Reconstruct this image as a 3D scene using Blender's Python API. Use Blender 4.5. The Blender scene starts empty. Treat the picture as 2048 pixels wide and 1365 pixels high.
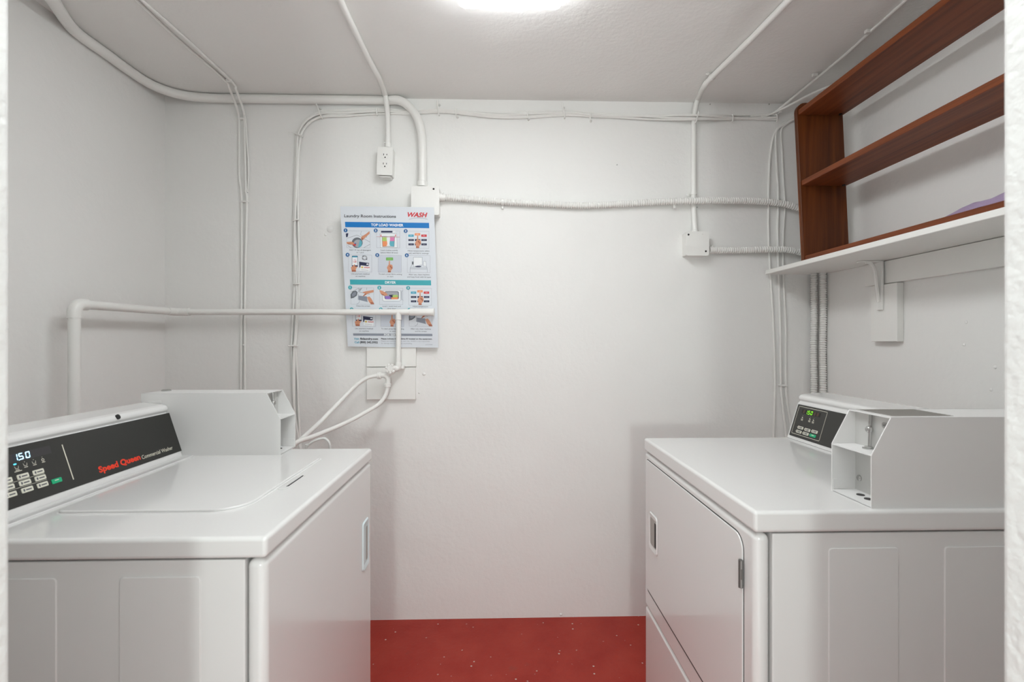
import bpy, bmesh, math, random
from mathutils import Vector, Matrix
random.seed(7)
S = bpy.context.scene
COL = S.collection

# ------------------------------------------------------------------ camera, world, lights, exposure
HC = 1.23                                   # eye height
YAW = math.radians(1.54)
FPX = 2048 * 17 / 36
cam_d = bpy.data.cameras.new('camera'); cam = bpy.data.objects.new('camera', cam_d); COL.objects.link(cam)
cam.location = (0, 0, HC); cam.rotation_euler = (math.pi / 2, 0, -YAW)
cam_d.lens = 17; cam_d.sensor_width = 36; cam_d.clip_start = .02
cam_d.dof.use_dof = True; cam_d.dof.focus_distance = 1.9; cam_d.dof.aperture_fstop = 6.3
S.camera = cam
S.view_settings.view_transform = 'Standard'; S.view_settings.look = 'None'
S.view_settings.gamma = 1; S.view_settings.exposure = 0.0; S.view_settings.use_curve_mapping = False
wd = bpy.data.worlds.new('world'); S.world = wd; wd.use_nodes = True
wd.node_tree.nodes['Background'].inputs[0].default_value = (.97, 1.0, .985, 1)
wd.node_tree.nodes['Background'].inputs[1].default_value = 1.25
fl = bpy.data.lights.new('photographer_flash', 'AREA'); fl.shape = 'DISK'; fl.size = .16; fl.energy = 14; fl.color = (.92, 1, .98)
flo = bpy.data.objects.new('photographer_flash', fl); COL.objects.link(flo)
flo.location = (-.065, -1.35, 1.2); flo.rotation_euler = (math.radians(90), 0, 0)
LAMP = 11.4                                 # radiance of the ceiling lamp diffuser

# ------------------------------------------------------------------ room measures (metres)
XL, XR, YB, YF, ZC = -1.455, 1.44, 2.145, .42, 2.30
JL, JR = -.412, .4485                        # door jambs

def ray(px, py):
    a = (px - 1024) / FPX; b = (682.5 - py) / FPX
    return Vector((math.sin(YAW) + math.cos(YAW) * a, math.cos(YAW) - math.sin(YAW) * a, b))
def BW(px, py, off=0.0):                    # a point `off` in front of the back wall
    d = ray(px, py); t = (YB - off) / d.y
    return Vector((d.x * t, YB - off, HC + d.z * t))
def CE(px, py, off=0.0):                    # a point `off` under the ceiling
    d = ray(px, py); t = (ZC - off - HC) / d.z
    return Vector((d.x * t, d.y * t, ZC - off))
def RW(px, py, off=0.0):                    # a point `off` in front of the right wall
    d = ray(px, py); t = (XR - off) / d.x
    return Vector((XR - off, d.y * t, HC + d.z * t))
def PL(px, py, p0, n):
    d = ray(px, py); o = Vector((0, 0, HC)); t = (p0 - o).dot(n) / d.dot(n)
    return o + d * t

# ------------------------------------------------------------------ materials
def lin(c):
    return tuple(((v / 255) / 12.92 if v / 255 <= .04045 else ((v / 255 + .055) / 1.055) ** 2.4) for v in c) + (1,)
MATS = {}
def mat(name, rgb, rough=.5, metal=0, coat=0, bump=None, var=0, emit=None, spec=.5):
    m = bpy.data.materials.new(name); m.use_nodes = True; MATS[name] = m
    nt = m.node_tree; b = nt.nodes['Principled BSDF']
    b.inputs['Base Color'].default_value = lin(rgb); b.inputs['Roughness'].default_value = rough
    b.inputs['Metallic'].default_value = metal; b.inputs['Coat Weight'].default_value = coat
    b.inputs['Coat Roughness'].default_value = .04
    b.inputs['Specular IOR Level'].default_value = spec
    if emit:
        b.inputs['Emission Color'].default_value = lin(emit[0]); b.inputs['Emission Strength'].default_value = emit[1]
    if var or bump:
        tc = nt.nodes.new('ShaderNodeTexCoord')
    if var:
        n = nt.nodes.new('ShaderNodeTexNoise'); n.inputs['Scale'].default_value = 3.0; n.inputs['Detail'].default_value = 6
        nt.links.new(tc.outputs['Object'], n.inputs['Vector'])
        mx = nt.nodes.new('ShaderNodeMix'); mx.data_type = 'RGBA'
        c = lin(rgb); mx.inputs[6].default_value = c; mx.inputs[7].default_value = tuple(v * (1 - var) for v in c[:3]) + (1,)
        nt.links.new(n.outputs['Fac'], mx.inputs[0]); nt.links.new(mx.outputs[2], b.inputs['Base Color'])
    if bump:
        last = None
        for sc, st, dist in bump:
            n = nt.nodes.new('ShaderNodeTexNoise'); n.inputs['Scale'].default_value = sc; n.inputs['Detail'].default_value = 4
            nt.links.new(tc.outputs['Object'], n.inputs['Vector'])
            bp = nt.nodes.new('ShaderNodeBump'); bp.inputs['Strength'].default_value = st; bp.inputs['Distance'].default_value = dist
            nt.links.new(n.outputs['Fac'], bp.inputs['Height'])
            if last: nt.links.new(last.outputs[0], bp.inputs['Normal'])
            last = bp
        nt.links.new(last.outputs[0], b.inputs['Normal'])
    return m
mat('wall_paint', (242, 241, 238), .6, bump=[(6, .3, .02), (55, .22, .004), (260, .2, .0012)], var=.03, spec=.3)
mat('ceiling_paint', (246, 245, 242), .6, bump=[(5, .3, .02), (70, .25, .004), (300, .2, .0015)], var=.04, spec=.3)
mat('jamb_paint', (228, 229, 226), .5, bump=[(14, .5, .01), (120, .6, .003)])
mat('pipe_paint', (241, 240, 236), .33, bump=[(90, .25, .002)])
mat('cable_paint', (241, 240, 236), .4)
mat('board_paint', (241, 240, 236), .42, bump=[(40, .2, .003)])
mat('enamel', (226, 225, 223), .16, coat=.4)
mat('enamel_side', (224, 223, 221), .28, coat=.15)
mat('coin_enamel', (228, 227, 225), .38)
mat('black_panel', (38, 38, 35), .32)
mat('panel_inset', (52, 50, 52), .4)
mat('dark', (22, 22, 22), .6)
mat('seam', (60, 58, 56), .8)
mat('steel', (190, 190, 188), .25, metal=1)
mat('steel_dull', (170, 169, 166), .5, metal=.6)
mat('hinge_steel', (120, 119, 116), .4, metal=.8)
mat('print_red', (238, 60, 30), .5)
mat('print_cream', (225, 222, 205), .5)
mat('button_cream', (222, 220, 205), .45)
mat('button_green', (10, 172, 120), .45)
mat('led_blue', (120, 190, 230), .4, emit=((190, 235, 255), 2.0))
mat('led_dot', (60, 180, 220), .4, emit=((90, 210, 240), 1.4))
mat('led_off', (34, 48, 60), .4)
mat('led_green', (120, 220, 20), .4, emit=((140, 235, 20), 1.0))
mat('led_amber_off', (70, 42, 30), .4)
mat('handle_blue', (215, 228, 230), .35)
mat('purple_cloth', (176, 156, 186), .9, bump=[(420, .8, .003)], var=.25)
mat('purple_trim', (212, 196, 212), .85)
mat('clear_plastic', (225, 225, 222), .25)
mat('grille', (172, 169, 163), .5)
mat('stripe', (122, 118, 112), .5)
mat('plate_grey', (206, 205, 202), .4, metal=.25)
mat('socket_hole', (40, 38, 36), .8)
mat('diffuser', (255, 255, 255), .5, emit=((247, 252, 255), LAMP))
mat('lamp_body', (240, 240, 238), .4)
# flat print colours of the poster
for nm, c in dict(paper=(222, 227, 233), p_blue=(6, 120, 196), p_badge=(28, 98, 158), p_teal=(62, 172, 182), p_grey=(140, 146, 158), p_black=(45, 47, 54),
                  p_red=(208, 52, 60), p_white=(240, 243, 245), p_line=(120, 128, 140), p_box=(206, 212, 222), p_skin=(214, 150, 118), p_skin2=(176, 104, 78),
                  p_navy=(40, 44, 78), p_green=(120, 188, 96), p_orange=(240, 150, 100), p_pink=(224, 130, 178), p_lime=(176, 206, 110), p_aqua=(96, 176, 192),
                  p_purple=(150, 112, 196), p_drum=(105, 110, 116), p_text=(92, 92, 98), p_pale=(170, 172, 178), p_cyan=(80, 170, 196), p_yellow=(216, 186, 70)).items():
    mat(nm, c, .45)

def wood(name, dark, light, axis):
    m = bpy.data.materials.new(name); m.use_nodes = True; MATS[name] = m; nt = m.node_tree; b = nt.nodes['Principled BSDF']
    tc = nt.nodes.new('ShaderNodeTexCoord'); mp = nt.nodes.new('ShaderNodeMapping')
    sc = [38, 38, 38]; sc[axis] = 1.6; mp.inputs['Scale'].default_value = sc
    n = nt.nodes.new('ShaderNodeTexNoise'); n.inputs['Scale'].default_value = 1; n.inputs['Detail'].default_value = 8; n.inputs['Roughness'].default_value = .62
    n.inputs['Distortion'].default_value = .6
    r = nt.nodes.new('ShaderNodeValToRGB'); r.color_ramp.elements[0].position = .32; r.color_ramp.elements[1].position = .72
    r.color_ramp.elements[0].color = lin(dark); r.color_ramp.elements[1].color = lin(light)
    L = nt.links.new; L(tc.outputs['Object'], mp.inputs[0]); L(mp.outputs[0], n.inputs['Vector']); L(n.outputs['Fac'], r.inputs[0]); L(r.outputs[0], b.inputs['Base Color'])
    bp = nt.nodes.new('ShaderNodeBump'); bp.inputs['Strength'].default_value = .25; bp.inputs['Distance'].default_value = .001
    L(n.outputs['Fac'], bp.inputs['Height']); L(bp.outputs[0], b.inputs['Normal']); b.inputs['Roughness'].default_value = .42; b.inputs['Specular IOR Level'].default_value = .3
wood('wood_shelf', (96, 46, 20), (146, 78, 42), 1)
wood('wood_side', (70, 33, 11), (122, 64, 27), 2)

def floor_mat():
    m = bpy.data.materials.new('red_floor_paint'); m.use_nodes = True; MATS['red_floor_paint'] = m; nt = m.node_tree; b = nt.nodes['Principled BSDF']; L = nt.links.new
    tc = nt.nodes.new('ShaderNodeTexCoord')
    def noise(sc, det=5, rough=.55):
        n = nt.nodes.new('ShaderNodeTexNoise'); n.inputs['Scale'].default_value = sc; n.inputs['Detail'].default_value = det; n.inputs['Roughness'].default_value = rough
        L(tc.outputs['Object'], n.inputs['Vector']); return n
    def ramp(src, a, bb, ca=(0, 0, 0, 1), cb=(1, 1, 1, 1)):
        r = nt.nodes.new('ShaderNodeValToRGB'); r.color_ramp.elements[0].position = a; r.color_ramp.elements[1].position = bb
        r.color_ramp.elements[0].color = ca; r.color_ramp.elements[1].color = cb; L(src, r.inputs[0]); return r
    def mix(fac, a, bcol):
        x = nt.nodes.new('ShaderNodeMix'); x.data_type = 'RGBA'; L(fac, x.inputs[0]); L(a, x.inputs[6])
        x.inputs[7].default_value = bcol; return x
    base = ramp(noise(7, 6).outputs['Fac'], .3, .75, lin((158, 40, 29)), lin((174, 60, 46)))
    v = nt.nodes.new('ShaderNodeTexVoronoi'); v.inputs['Scale'].default_value = 30; L(tc.outputs['Object'], v.inputs['Vector'])
    dot = ramp(v.outputs['Distance'], .085, .125, (1, 1, 1, 1), (0, 0, 0, 1))
    gate = ramp(noise(13, 3).outputs['Fac'], .49, .54)
    mul = nt.nodes.new('ShaderNodeMath'); mul.operation = 'MULTIPLY'; L(dot.outputs[0], mul.inputs[0]); L(gate.outputs[0], mul.inputs[1])
    scuff = ramp(noise(90, 8, .75).outputs['Fac'], .63, .72)
    s2 = nt.nodes.new('ShaderNodeMath'); s2.operation = 'MULTIPLY'; s2.inputs[1].default_value = .45; L(scuff.outputs[0], s2.inputs[0])
    stain = ramp(noise(4.3, 7, .6).outputs['Fac'], .64, .74)
    s3 = nt.nodes.new('ShaderNodeMath'); s3.operation = 'MULTIPLY'; s3.inputs[1].default_value = .4; L(stain.outputs[0], s3.inputs[0])
    c1 = mix(s3.outputs[0], base.outputs[0], lin((110, 74, 62)))
    c2 = mix(s2.outputs[0], c1.outputs[2], lin((196, 140, 126)))
    c3 = mix(mul.outputs[0], c2.outputs[2], lin((214, 200, 190)))
    L(c3.outputs[2], b.inputs['Base Color']); b.inputs['Roughness'].default_value = .45; b.inputs['Specular IOR Level'].default_value = .3
    bp = nt.nodes.new('ShaderNodeBump'); bp.inputs['Strength'].default_value = .3; bp.inputs['Distance'].default_value = .003
    L(noise(60, 5).outputs['Fac'], bp.inputs['Height']); L(bp.outputs[0], b.inputs['Normal'])
floor_mat()

# ------------------------------------------------------------------ mesh helpers
def BM(): return bmesh.new()
def root_loc(p):
    while p.parent: p = p.parent
    return p.location.copy()
def obj(name, bm, m, parent=None, smooth=False, origin=None, label=None):
    """link one mesh object; vertices are given in world metres"""
    o0 = root_loc(parent) if parent else (Vector(origin) if origin is not None else Vector((0, 0, 0)))
    bmesh.ops.translate(bm, verts=bm.verts, vec=-o0)
    me = bpy.data.meshes.new(name); bm.to_mesh(me); bm.free()
    for mm in (m if isinstance(m, (list, tuple)) else [m]): me.materials.append(MATS[mm])
    if smooth:
        for p in me.polygons: p.use_smooth = True
        try: me.set_sharp_from_angle(angle=math.radians(40))
        except Exception: pass
    o = bpy.data.objects.new(name, me); COL.objects.link(o)
    if smooth:
        wn = o.modifiers.new('weighted_normals', 'WEIGHTED_NORMAL'); wn.keep_sharp = True; wn.weight = 100
    if parent: o.parent = parent
    else: o.location = o0
    if label: o['label'] = label
    return o
def thing(name, label, cat, loc=(0, 0, 0), group=None):
    e = bpy.data.objects.new(name, None); COL.objects.link(e); e.location = loc; e.empty_display_size = .05
    e['label'] = label; e['category'] = cat
    if group: e['group'] = group
    return e
def tag(o, label, cat, group=None):
    o['label'] = label; o['category'] = cat
    if group: o['group'] = group
    return o
def struct(o, label=None, cat=None):
    o['kind'] = 'structure'
    if label: o['label'] = label
    if cat: o['category'] = cat
    return o
def box(bm, lo, hi, bev=0, seg=2, edges=None):
    r = bmesh.ops.create_cube(bm, size=1.0); vs = r['verts']
    lo = [min(a, b) for a, b in zip(lo, hi)], [max(a, b) for a, b in zip(lo, hi)]
    lo, hi = lo
    for v in vs:
        for i in range(3): v.co[i] = lo[i] + (v.co[i] + .5) * (hi[i] - lo[i])
    if bev > 0:
        es = {e for v in vs for e in v.link_edges}
        if edges is not None:
            es = {e for e in es if edges(e)}
        bmesh.ops.bevel(bm, geom=list(es), offset=bev, segments=seg, affect='EDGES', profile=.5)
    return bm
def vert_edges(e): return abs(e.verts[0].co.z - e.verts[1].co.z) > 1e-5
def prism(bm, pts, vec, bev=0, seg=2, mi=0):
    vs = [bm.verts.new(p) for p in pts]; f = bm.faces.new(vs); f.material_index = mi
    r = bmesh.ops.extrude_face_region(bm, geom=[f]); nv = [g for g in r['geom'] if isinstance(g, bmesh.types.BMVert)]
    bmesh.ops.translate(bm, verts=nv, vec=Vector(vec))
    for g in r['geom']:
        if isinstance(g, bmesh.types.BMFace): g.material_index = mi
    bmesh.ops.recalc_face_normals(bm, faces=bm.faces)
    if bev:
        allv = set(vs) | set(nv)
        es = {e for v in allv for e in v.link_edges}
        bmesh.ops.bevel(bm, geom=list(es), offset=bev, segments=seg, affect='EDGES', profile=.5)
def face(bm, pts, mi=0):
    f = bm.faces.new([bm.verts.new(p) for p in pts]); f.material_index = mi; return f
def smooth_path(pts, n=8):
    P = [Vector(p) for p in pts]
    if len(P) < 3: return P
    Q = [P[0] * 2 - P[1]] + P + [P[-1] * 2 - P[-2]]; out = []
    for i in range(1, len(Q) - 2):
        a, b, c, d = Q[i - 1], Q[i], Q[i + 1], Q[i + 2]
        for k in range(n):
            t = k / n
            out.append(.5 * ((2 * b) + (c - a) * t + (2 * a - 5 * b + 4 * c - d) * t * t + (3 * b - 3 * c + d - a) * t ** 3))
    out.append(P[-1]); return out
def resample(P, step):
    out = [P[0].copy()]; acc = 0
    for a, b in zip(P, P[1:]):
        L = (b - a).length
        if L < 1e-9: continue
        d = step - acc
        while d <= L:
            out.append(a.lerp(b, d / L)); d += step
        acc = L - (d - step)
    out.append(P[-1].copy())
    return out
def tube(bm, pts, r, seg=10, cap=True, mi=0):
    P = [Vector(p) for p in pts]
    R = r if isinstance(r, (list, tuple)) else [r] * len(P)
    t0 = (P[1] - P[0]).normalized()
    up = Vector((0, 0, 1)) if abs(t0.z) < .9 else Vector((1, 0, 0))
    nrm = (up - t0 * up.dot(t0)).normalized(); rings = []
    for i, p in enumerate(P):
        t = (P[min(i + 1, len(P) - 1)] - P[max(i - 1, 0)])
        t = t.normalized() if t.length > 1e-9 else t0
        nrm = (nrm - t * nrm.dot(t)); nrm = nrm.normalized() if nrm.length > 1e-6 else t.orthogonal().normalized()
        bn = t.cross(nrm)
        rings.append([bm.verts.new(p + (nrm * math.cos(2 * math.pi * k / seg) + bn * math.sin(2 * math.pi * k / seg)) * R[i]) for k in range(seg)])
    for a, b in zip(rings, rings[1:]):
        for k in range(seg):
            f = bm.faces.new((a[k], a[(k + 1) % seg], b[(k + 1) % seg], b[k])); f.material_index = mi
    if cap:
        f = bm.faces.new(rings[0][::-1]); f.material_index = mi
        f = bm.faces.new(rings[-1]); f.material_index = mi
def lathe(bm, o, axis, prof, seg=16, mi=0):
    """profile of (radius, height along axis)"""
    o = Vector(o); ax = Vector(axis).normalized()
    tube(bm, [o + ax * h + ax * 1e-7 * i for i, (r, h) in enumerate(prof)], [max(r, 1e-4) for r, h in prof], seg, True, mi)
def rib_tube(bm, pts, r, pitch=.0085, amp=.0016, seg=10):
    P = resample(pts, pitch / 5); R = []
    for i in range(len(P)):
        R.append(r + amp * (.7, 1, .7, -1.3, -1.3)[i % 5])
    tube(bm, P, R, seg)
def rrect(x0, x1, y0, y1, r, n=5):
    """rounded rectangle outline; r may be a tuple for corners (x0y0, x1y0, x1y1, x0y1)"""
    if not isinstance(r, (tuple, list)): r = (r,) * 4
    out = []
    for (cx, cy, a0, rr) in ((x0 + r[0], y0 + r[0], 180, r[0]), (x1 - r[1], y0 + r[1], 270, r[1]), (x1 - r[2], y1 - r[2], 0, r[2]), (x0 + r[3], y1 - r[3], 90, r[3])):
        for k in range(n + 1):
            a = math.radians(a0 + 90 * k / n); out.append((cx + rr * math.cos(a), cy + rr * math.sin(a)))
    return out
def circ(cx, cy, rx, ry=None, n=20):
    ry = ry or rx
    return [(cx + rx * math.cos(2 * math.pi * k / n), cy + ry * math.sin(2 * math.pi * k / n)) for k in range(n)]
_tc = {}
def text2d(s, bold=0.0, shear=0.0, res=3):
    """triangulated lettering in 2-D, cap height about .69"""
    key = (s, bold, shear, res)
    if key not in _tc:
        cu = bpy.data.curves.new('lettering', 'FONT'); cu.body = s; cu.offset = bold; cu.shear = shear; cu.resolution_u = res; cu.fill_mode = 'FRONT'
        ob = bpy.data.objects.new('lettering', cu); COL.objects.link(ob)
        dg = bpy.context.evaluated_depsgraph_get(); me = bpy.data.meshes.new_from_object(ob.evaluated_get(dg))
        _tc[key] = ([(v.co.x, v.co.y) for v in me.vertices], [tuple(p.vertices) for p in me.polygons])
        bpy.data.objects.remove(ob); bpy.data.curves.remove(cu); bpy.data.meshes.remove(me)
    return _tc[key]
def put_text(bm, s, mapf, x0, base, x1=None, h=None, mi=0, bold=0.0, shear=0.0, centre=None, sgn=1):
    """fit lettering between x0..x1 with cap height h in the 2-D space of mapf"""
    V, F = text2d(s, bold, shear)
    if not V: return
    mn = min(v[0] for v in V); mxx = max(v[0] for v in V); sy = h / .69
    sx = ((x1 - x0) / (mxx - mn)) if x1 is not None else sy
    if centre is not None: x0 = centre - sx * (mxx - mn) / 2
    vs = [bm.verts.new(mapf(x0 + (v[0] - mn) * sx, base + sgn * v[1] * sy)) for v in V]
    for f in F:
        try:
            ff = bm.faces.new([vs[i] for i in f]); ff.material_index = mi
        except ValueError: pass

# ------------------------------------------------------------------ room shell
bm = BM(); box(bm, (XL - .12, YF - .62, -.1), (XR + .12, YB + .12, 0)); struct(obj('floor', bm, 'red_floor_paint'), 'red painted concrete floor with scuffs and paint specks', 'floor')
bm = BM(); box(bm, (XL - .12, YF - .15, ZC), (XR + .12, YB + .12, ZC + .1)); struct(obj('ceiling', bm, 'ceiling_paint'), 'white painted plaster ceiling crossed by conduits', 'ceiling')
bm = BM(); box(bm, (XL - .12, YB, -.1), (XR + .12, YB + .12, ZC)); wall_back = struct(obj('wall_back', bm, 'wall_paint'), 'white plaster back wall between the two machines', 'wall')
bm = BM(); box(bm, (XL - .12, YF - .15, -.1), (XL, YB, ZC)); wall_left = struct(obj('wall_left', bm, 'wall_paint'), 'white plaster left wall behind the washer', 'wall')
bm = BM(); box(bm, (XR, YF - .15, -.1), (XR + .12, YB, ZC)); wall_right = struct(obj('wall_right', bm, 'wall_paint'), 'white plaster right wall behind the dryer and shelves', 'wall')
bm = BM()
box(bm, (XL - .12, YF - .15, -.1), (JL, YF, ZC), .005, 2, vert_edges)
box(bm, (JR, YF - .15, -.1), (XR + .12, YF, ZC), .005, 2, vert_edges)
box(bm, (JL, YF - .15, 2.06), (JR, YF, ZC))
struct(obj('wall_front', bm, 'jamb_paint'), 'white rough doorway wall framing the view', 'wall')
# small lumps and nail stubs in the paint of the walls
for px, py, r in ((660, 459, .016), (651, 470, .006), (848, 749, .008), (838, 786, .005), (862, 640, .004), (1122, 1230, .007), (1425, 505, .004)):
    bm = BM(); c = BW(px, py, 0)
    lathe(bm, c + Vector((0, .002, 0)), (0, -1, 0), [(r, 0), (r * .9, .003), (r * .55, .0055), (.0002, .0065)], 12)
    obj('plaster_lump', bm, 'wall_paint', wall_back, True)
for px, py in ((1420, 209), (1538, 209), (1394, 415), (1122, 1229), (1234, 330)):
    bm = BM(); c = BW(px, py, 0); lathe(bm, c, (0, -1, 0), [(.0022, 0), (.0022, .003), (.0008, .0036)], 8)
    obj('nail_head', bm, 'steel_dull', wall_back, True)
for px, py in ((1928, 690), (1990, 735), (1982, 780), (1932, 645)):
    bm = BM(); c = RW(px, py, 0); lathe(bm, c + Vector((.002, 0, 0)), (-1, 0, 0), [(.006, 0), (.005, .003), (.0004, .0045)], 9)
    obj('plaster_lump', bm, 'wall_paint', wall_right, True)

# ------------------------------------------------------------------ ceiling lamp
LX0, LX1, LY0, LY1, LZ = -.121, .187, .47, 1.467, 2.235
ct = thing('ceiling_light', 'bright rectangular ceiling lamp with rounded white diffuser', 'ceiling light', ((LX0 + LX1) / 2, (LY0 + LY1) / 2, ZC))
bm = BM(); prism(bm, [(x, y, ZC) for x, y in rrect(LX0 + .015, LX1 - .015, LY0 + .015, LY1 - .015, .02)], (0, 0, -.016)); obj('mounting_plate', bm, 'lamp_body', ct)
bm = BM(); prism(bm, [(x, y, ZC - .016) for x, y in rrect(LX0 + .02, LX1 - .02, LY0 + .02, LY1 - .02, .02, 6)], (0, 0, -.004)); obj('housing', bm, 'lamp_body', ct)
bm = BM(); prism(bm, [(x, y, ZC - .014) for x, y in rrect(LX0, LX1, LY0, LY1, .022, 6)], (0, 0, LZ - ZC + .014), .005, 2); obj('diffuser', bm, 'diffuser', ct, True)

# ------------------------------------------------------------------ the two machines
ZT = .914
def console_section(x0, s, xb):
    """cross-section in x,z of a backguard whose face leans back; s = -1 leans to -x"""
    P = [(x0, ZT), (x0 + s * .0365, 1.028), (x0 + s * .0415, 1.031), (x0 + s * .0435, 1.035), (x0 + s * .039, 1.040), (x0 + s * .039, 1.047),
         (x0 + s * .044, 1.053), (x0 + s * .054, 1.056), (xb - s * .008, 1.062), (xb, 1.055), (xb + s * .012, ZT)]
    return P
def seven(bm, mapf, ch, u0, v0, w, h, mi_on, mi_off=None, t=.17, sl=.12):
    """seven segment digit; bars are separate polygons"""
    on = {'1': 'bc', '5': 'afgcd', '0': 'abcdef'}[ch]
    T = t * w; g = .05 * h
    segs = {'a': (0, h - T, w, h), 'g': (0, h / 2 - T / 2, w, h / 2 + T / 2), 'd': (0, 0, w, T),
            'f': (0, h / 2 + g, T, h - g), 'b': (w - T, h / 2 + g, w, h - g), 'e': (0, g, T, h / 2 - g), 'c': (w - T, g, w, h / 2 - g)}
    for k, (a, b, c, d) in segs.items():
        if k in 'agd': a += T * .6; c -= T * .6
        q = [(a, b), (c, b), (c, d), (a, d)]
        mi = mi_on if k in on else mi_off
        if mi is None: continue
        face(bm, [mapf(u0 + x + sl * y, v0 + y) for x, y in q], mi)

def plane_map(x0, x1, y0, udir):
    """u runs along the machine (udir * y), v up the leaning face of the backguard, w proud of it"""
    sl = Vector((x1 - x0, 0, 1.047 - ZT)).normalized(); u = Vector((0, udir, 0)); n = u.cross(sl)
    o = Vector((x0, y0, ZT))
    return lambda a, b, w=0.0: o + u * a + sl * b + n * w
def plate(bm, pm, poly, w0, w1, mi=0):
    a = [pm(x, y, w0) for x, y in poly]
    prism(bm, a, pm(0, 0, w1) - pm(0, 0, w0), mi=mi)

def coin_box(parent, xf, s, y0, y1, length, label, near_lock, grille):
    """coin slide case: xf = front end, s = direction of its back end (-1 or 1)"""
    z0 = ZT; zm = z0 + .100; zt = z0 + .1715; T = .0022; D = .050
    X = lambda d: xf + s * d
    pr = [(0, 0), (0, .100), (.038, .1715), (length, .1715), (length, 0)]
    bm = BM()
    for ya, yb in ((y0, y0 + T), (y1 - T, y1)):
        prism(bm, [(X(d), ya, z0 + z) for d, z in pr], (0, yb - ya, 0))
    box(bm, (X(.0375), y0 + .0005, zt - T), (X(length), y1 - .0005, zt))
    box(bm, (X(0.001), y0 + T, z0 + .001), (X(length), y1 - T, z0 + .004))
    box(bm, (X(length - T), y0 + T, z0), (X(length), y1 - T, zt))
    cb = obj('coin_box', bm, 'coin_enamel', parent, label=label)
    bm = BM(); box(bm, (X(.0005), y0 + T, zm - T), (X(D), y1 - T, zm)); obj('bay_shelf', bm, 'coin_enamel', cb)
    bm = BM(); box(bm, (X(D), y0 + T, z0 + .004), (X(D + .002), y1 - T, zt - T)); obj('back_plate', bm, 'plate_grey', cb)
    yc = (y0 + y1) / 2
    # coin chute: bent steel rod with a knob and a round seat plate
    bm = BM(); tube(bm, smooth_path([(X(D - .004), yc + .006, zt - .004), (X(D - .005), yc + .006, zt - .026), (X(D - .007), yc + .001, zt - .032), (X(D - .007), yc + .003, zt - .040), (X(D - .009), yc + .002, zm + .002)], 4), .0032, 8); obj('coin_chute', bm, 'steel', cb, True)
    bm = BM(); lathe(bm, (X(D - .002), yc + .008, zt - .034), (-s, 0, 0), [(.0066, 0), (.0066, .006), (.005, .008), (.001, .009)], 14); obj('chute_knob', bm, 'steel', cb, True)
    bm = BM(); lathe(bm, (X(D - .012), yc + .001, zm), (0, 0, 1), [(.011, 0), (.011, .002), (.007, .003), (.007, .005), (.0004, .006)], 16); obj('seat_plate', bm, 'steel', cb, True)
    bm = BM(); prism(bm, [(X(D - .0002), y, z) for y, z in rrect(y0 + .016, y0 + .036, zt - .026, zt - .014, .0055)], (-s * .0012, 0, 0)); bd = obj('coin_badge', bm, 'steel_dull', cb)
    bm = BM(); put_text(bm, '25¢', lambda a, b: Vector((X(D - .0020), yc + a, b)), 0, zt - .0215, None, .0042, centre=-.0262); obj('badge_print', bm, 'dark', bd)
    # lower bay: round lock and bolts
    bm = BM(); lathe(bm, (X(D), y0 + .034, z0 + .060), (-s, 0, 0), [(.023, 0), (.022, .004), (.014, .010), (.013, .012), (.001, .0125)], 20); lk = obj('slide_lock', bm, 'coin_enamel', cb, True)
    bm = BM(); lathe(bm, (X(D - .0122), y0 + .034, z0 + .060), (-s, 0, 0), [(.006, 0), (.006, .0012), (.0005, .0014)], 12); obj('keyhole', bm, 'dark', lk)
    for yy, zz in ((y1 - .014, z0 + .030), (y1 - .014, z0 + .090), (y0 + .012, z0 + .090)):
        bm = BM(); lathe(bm, (X(D), yy, zz), (-s, 0, 0), [(.0065, 0), (.0062, .002), (.004, .0038), (.0004, .004)], 12); obj('bolt', bm, 'steel', cb, True)
    for yy, dd in ((yc + .012, .030), (yc - .014, .026)):
        bm = BM(); lathe(bm, (X(dd), yy, z0 + .004), (0, 0, 1), [(.0075, 0), (.0072, .0012), (.0006, .0014)], 14); obj('bolt_hole', bm, 'seam', cb)
    bm = BM(); box(bm, (X(.002), y1 - T - .0012, z0 + .005), (X(.036), y1 - T, z0 + .026)); obj('corner_tab', bm, 'coin_enamel', cb)
    # key lock on the top
    ly = near_lock
    bm = BM(); lathe(bm, (X(length - .022), ly, zt), (0, 0, 1), [(.0125, 0), (.0125, .0025), (.010, .004), (.010, .0045), (.001, .0048)], 18); obj('top_lock', bm, 'steel', cb, True)
    bm = BM(); box(bm, (X(length - .055), y0 - .0012, zt - .028), (X(length - .018), y0, zt - .020), .0006, 1); obj('pressed_slot', bm, 'coin_enamel', cb)
    if grille:
        bm = BM(); box(bm, (X(.050), y0 + .014, zt), (X(.172), y1 - .003, zt + .0006)); gp = obj('vent_label', bm, 'grille', cb)
        for k in range(9):
            bm = BM(); yy = y0 + .018 + k * .0096; box(bm, (X(.052), yy, zt + .0006), (X(.170), yy + .0028, zt + .0011)); obj('vent_stripe', bm, 'stripe', gp)
    return cb

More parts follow.
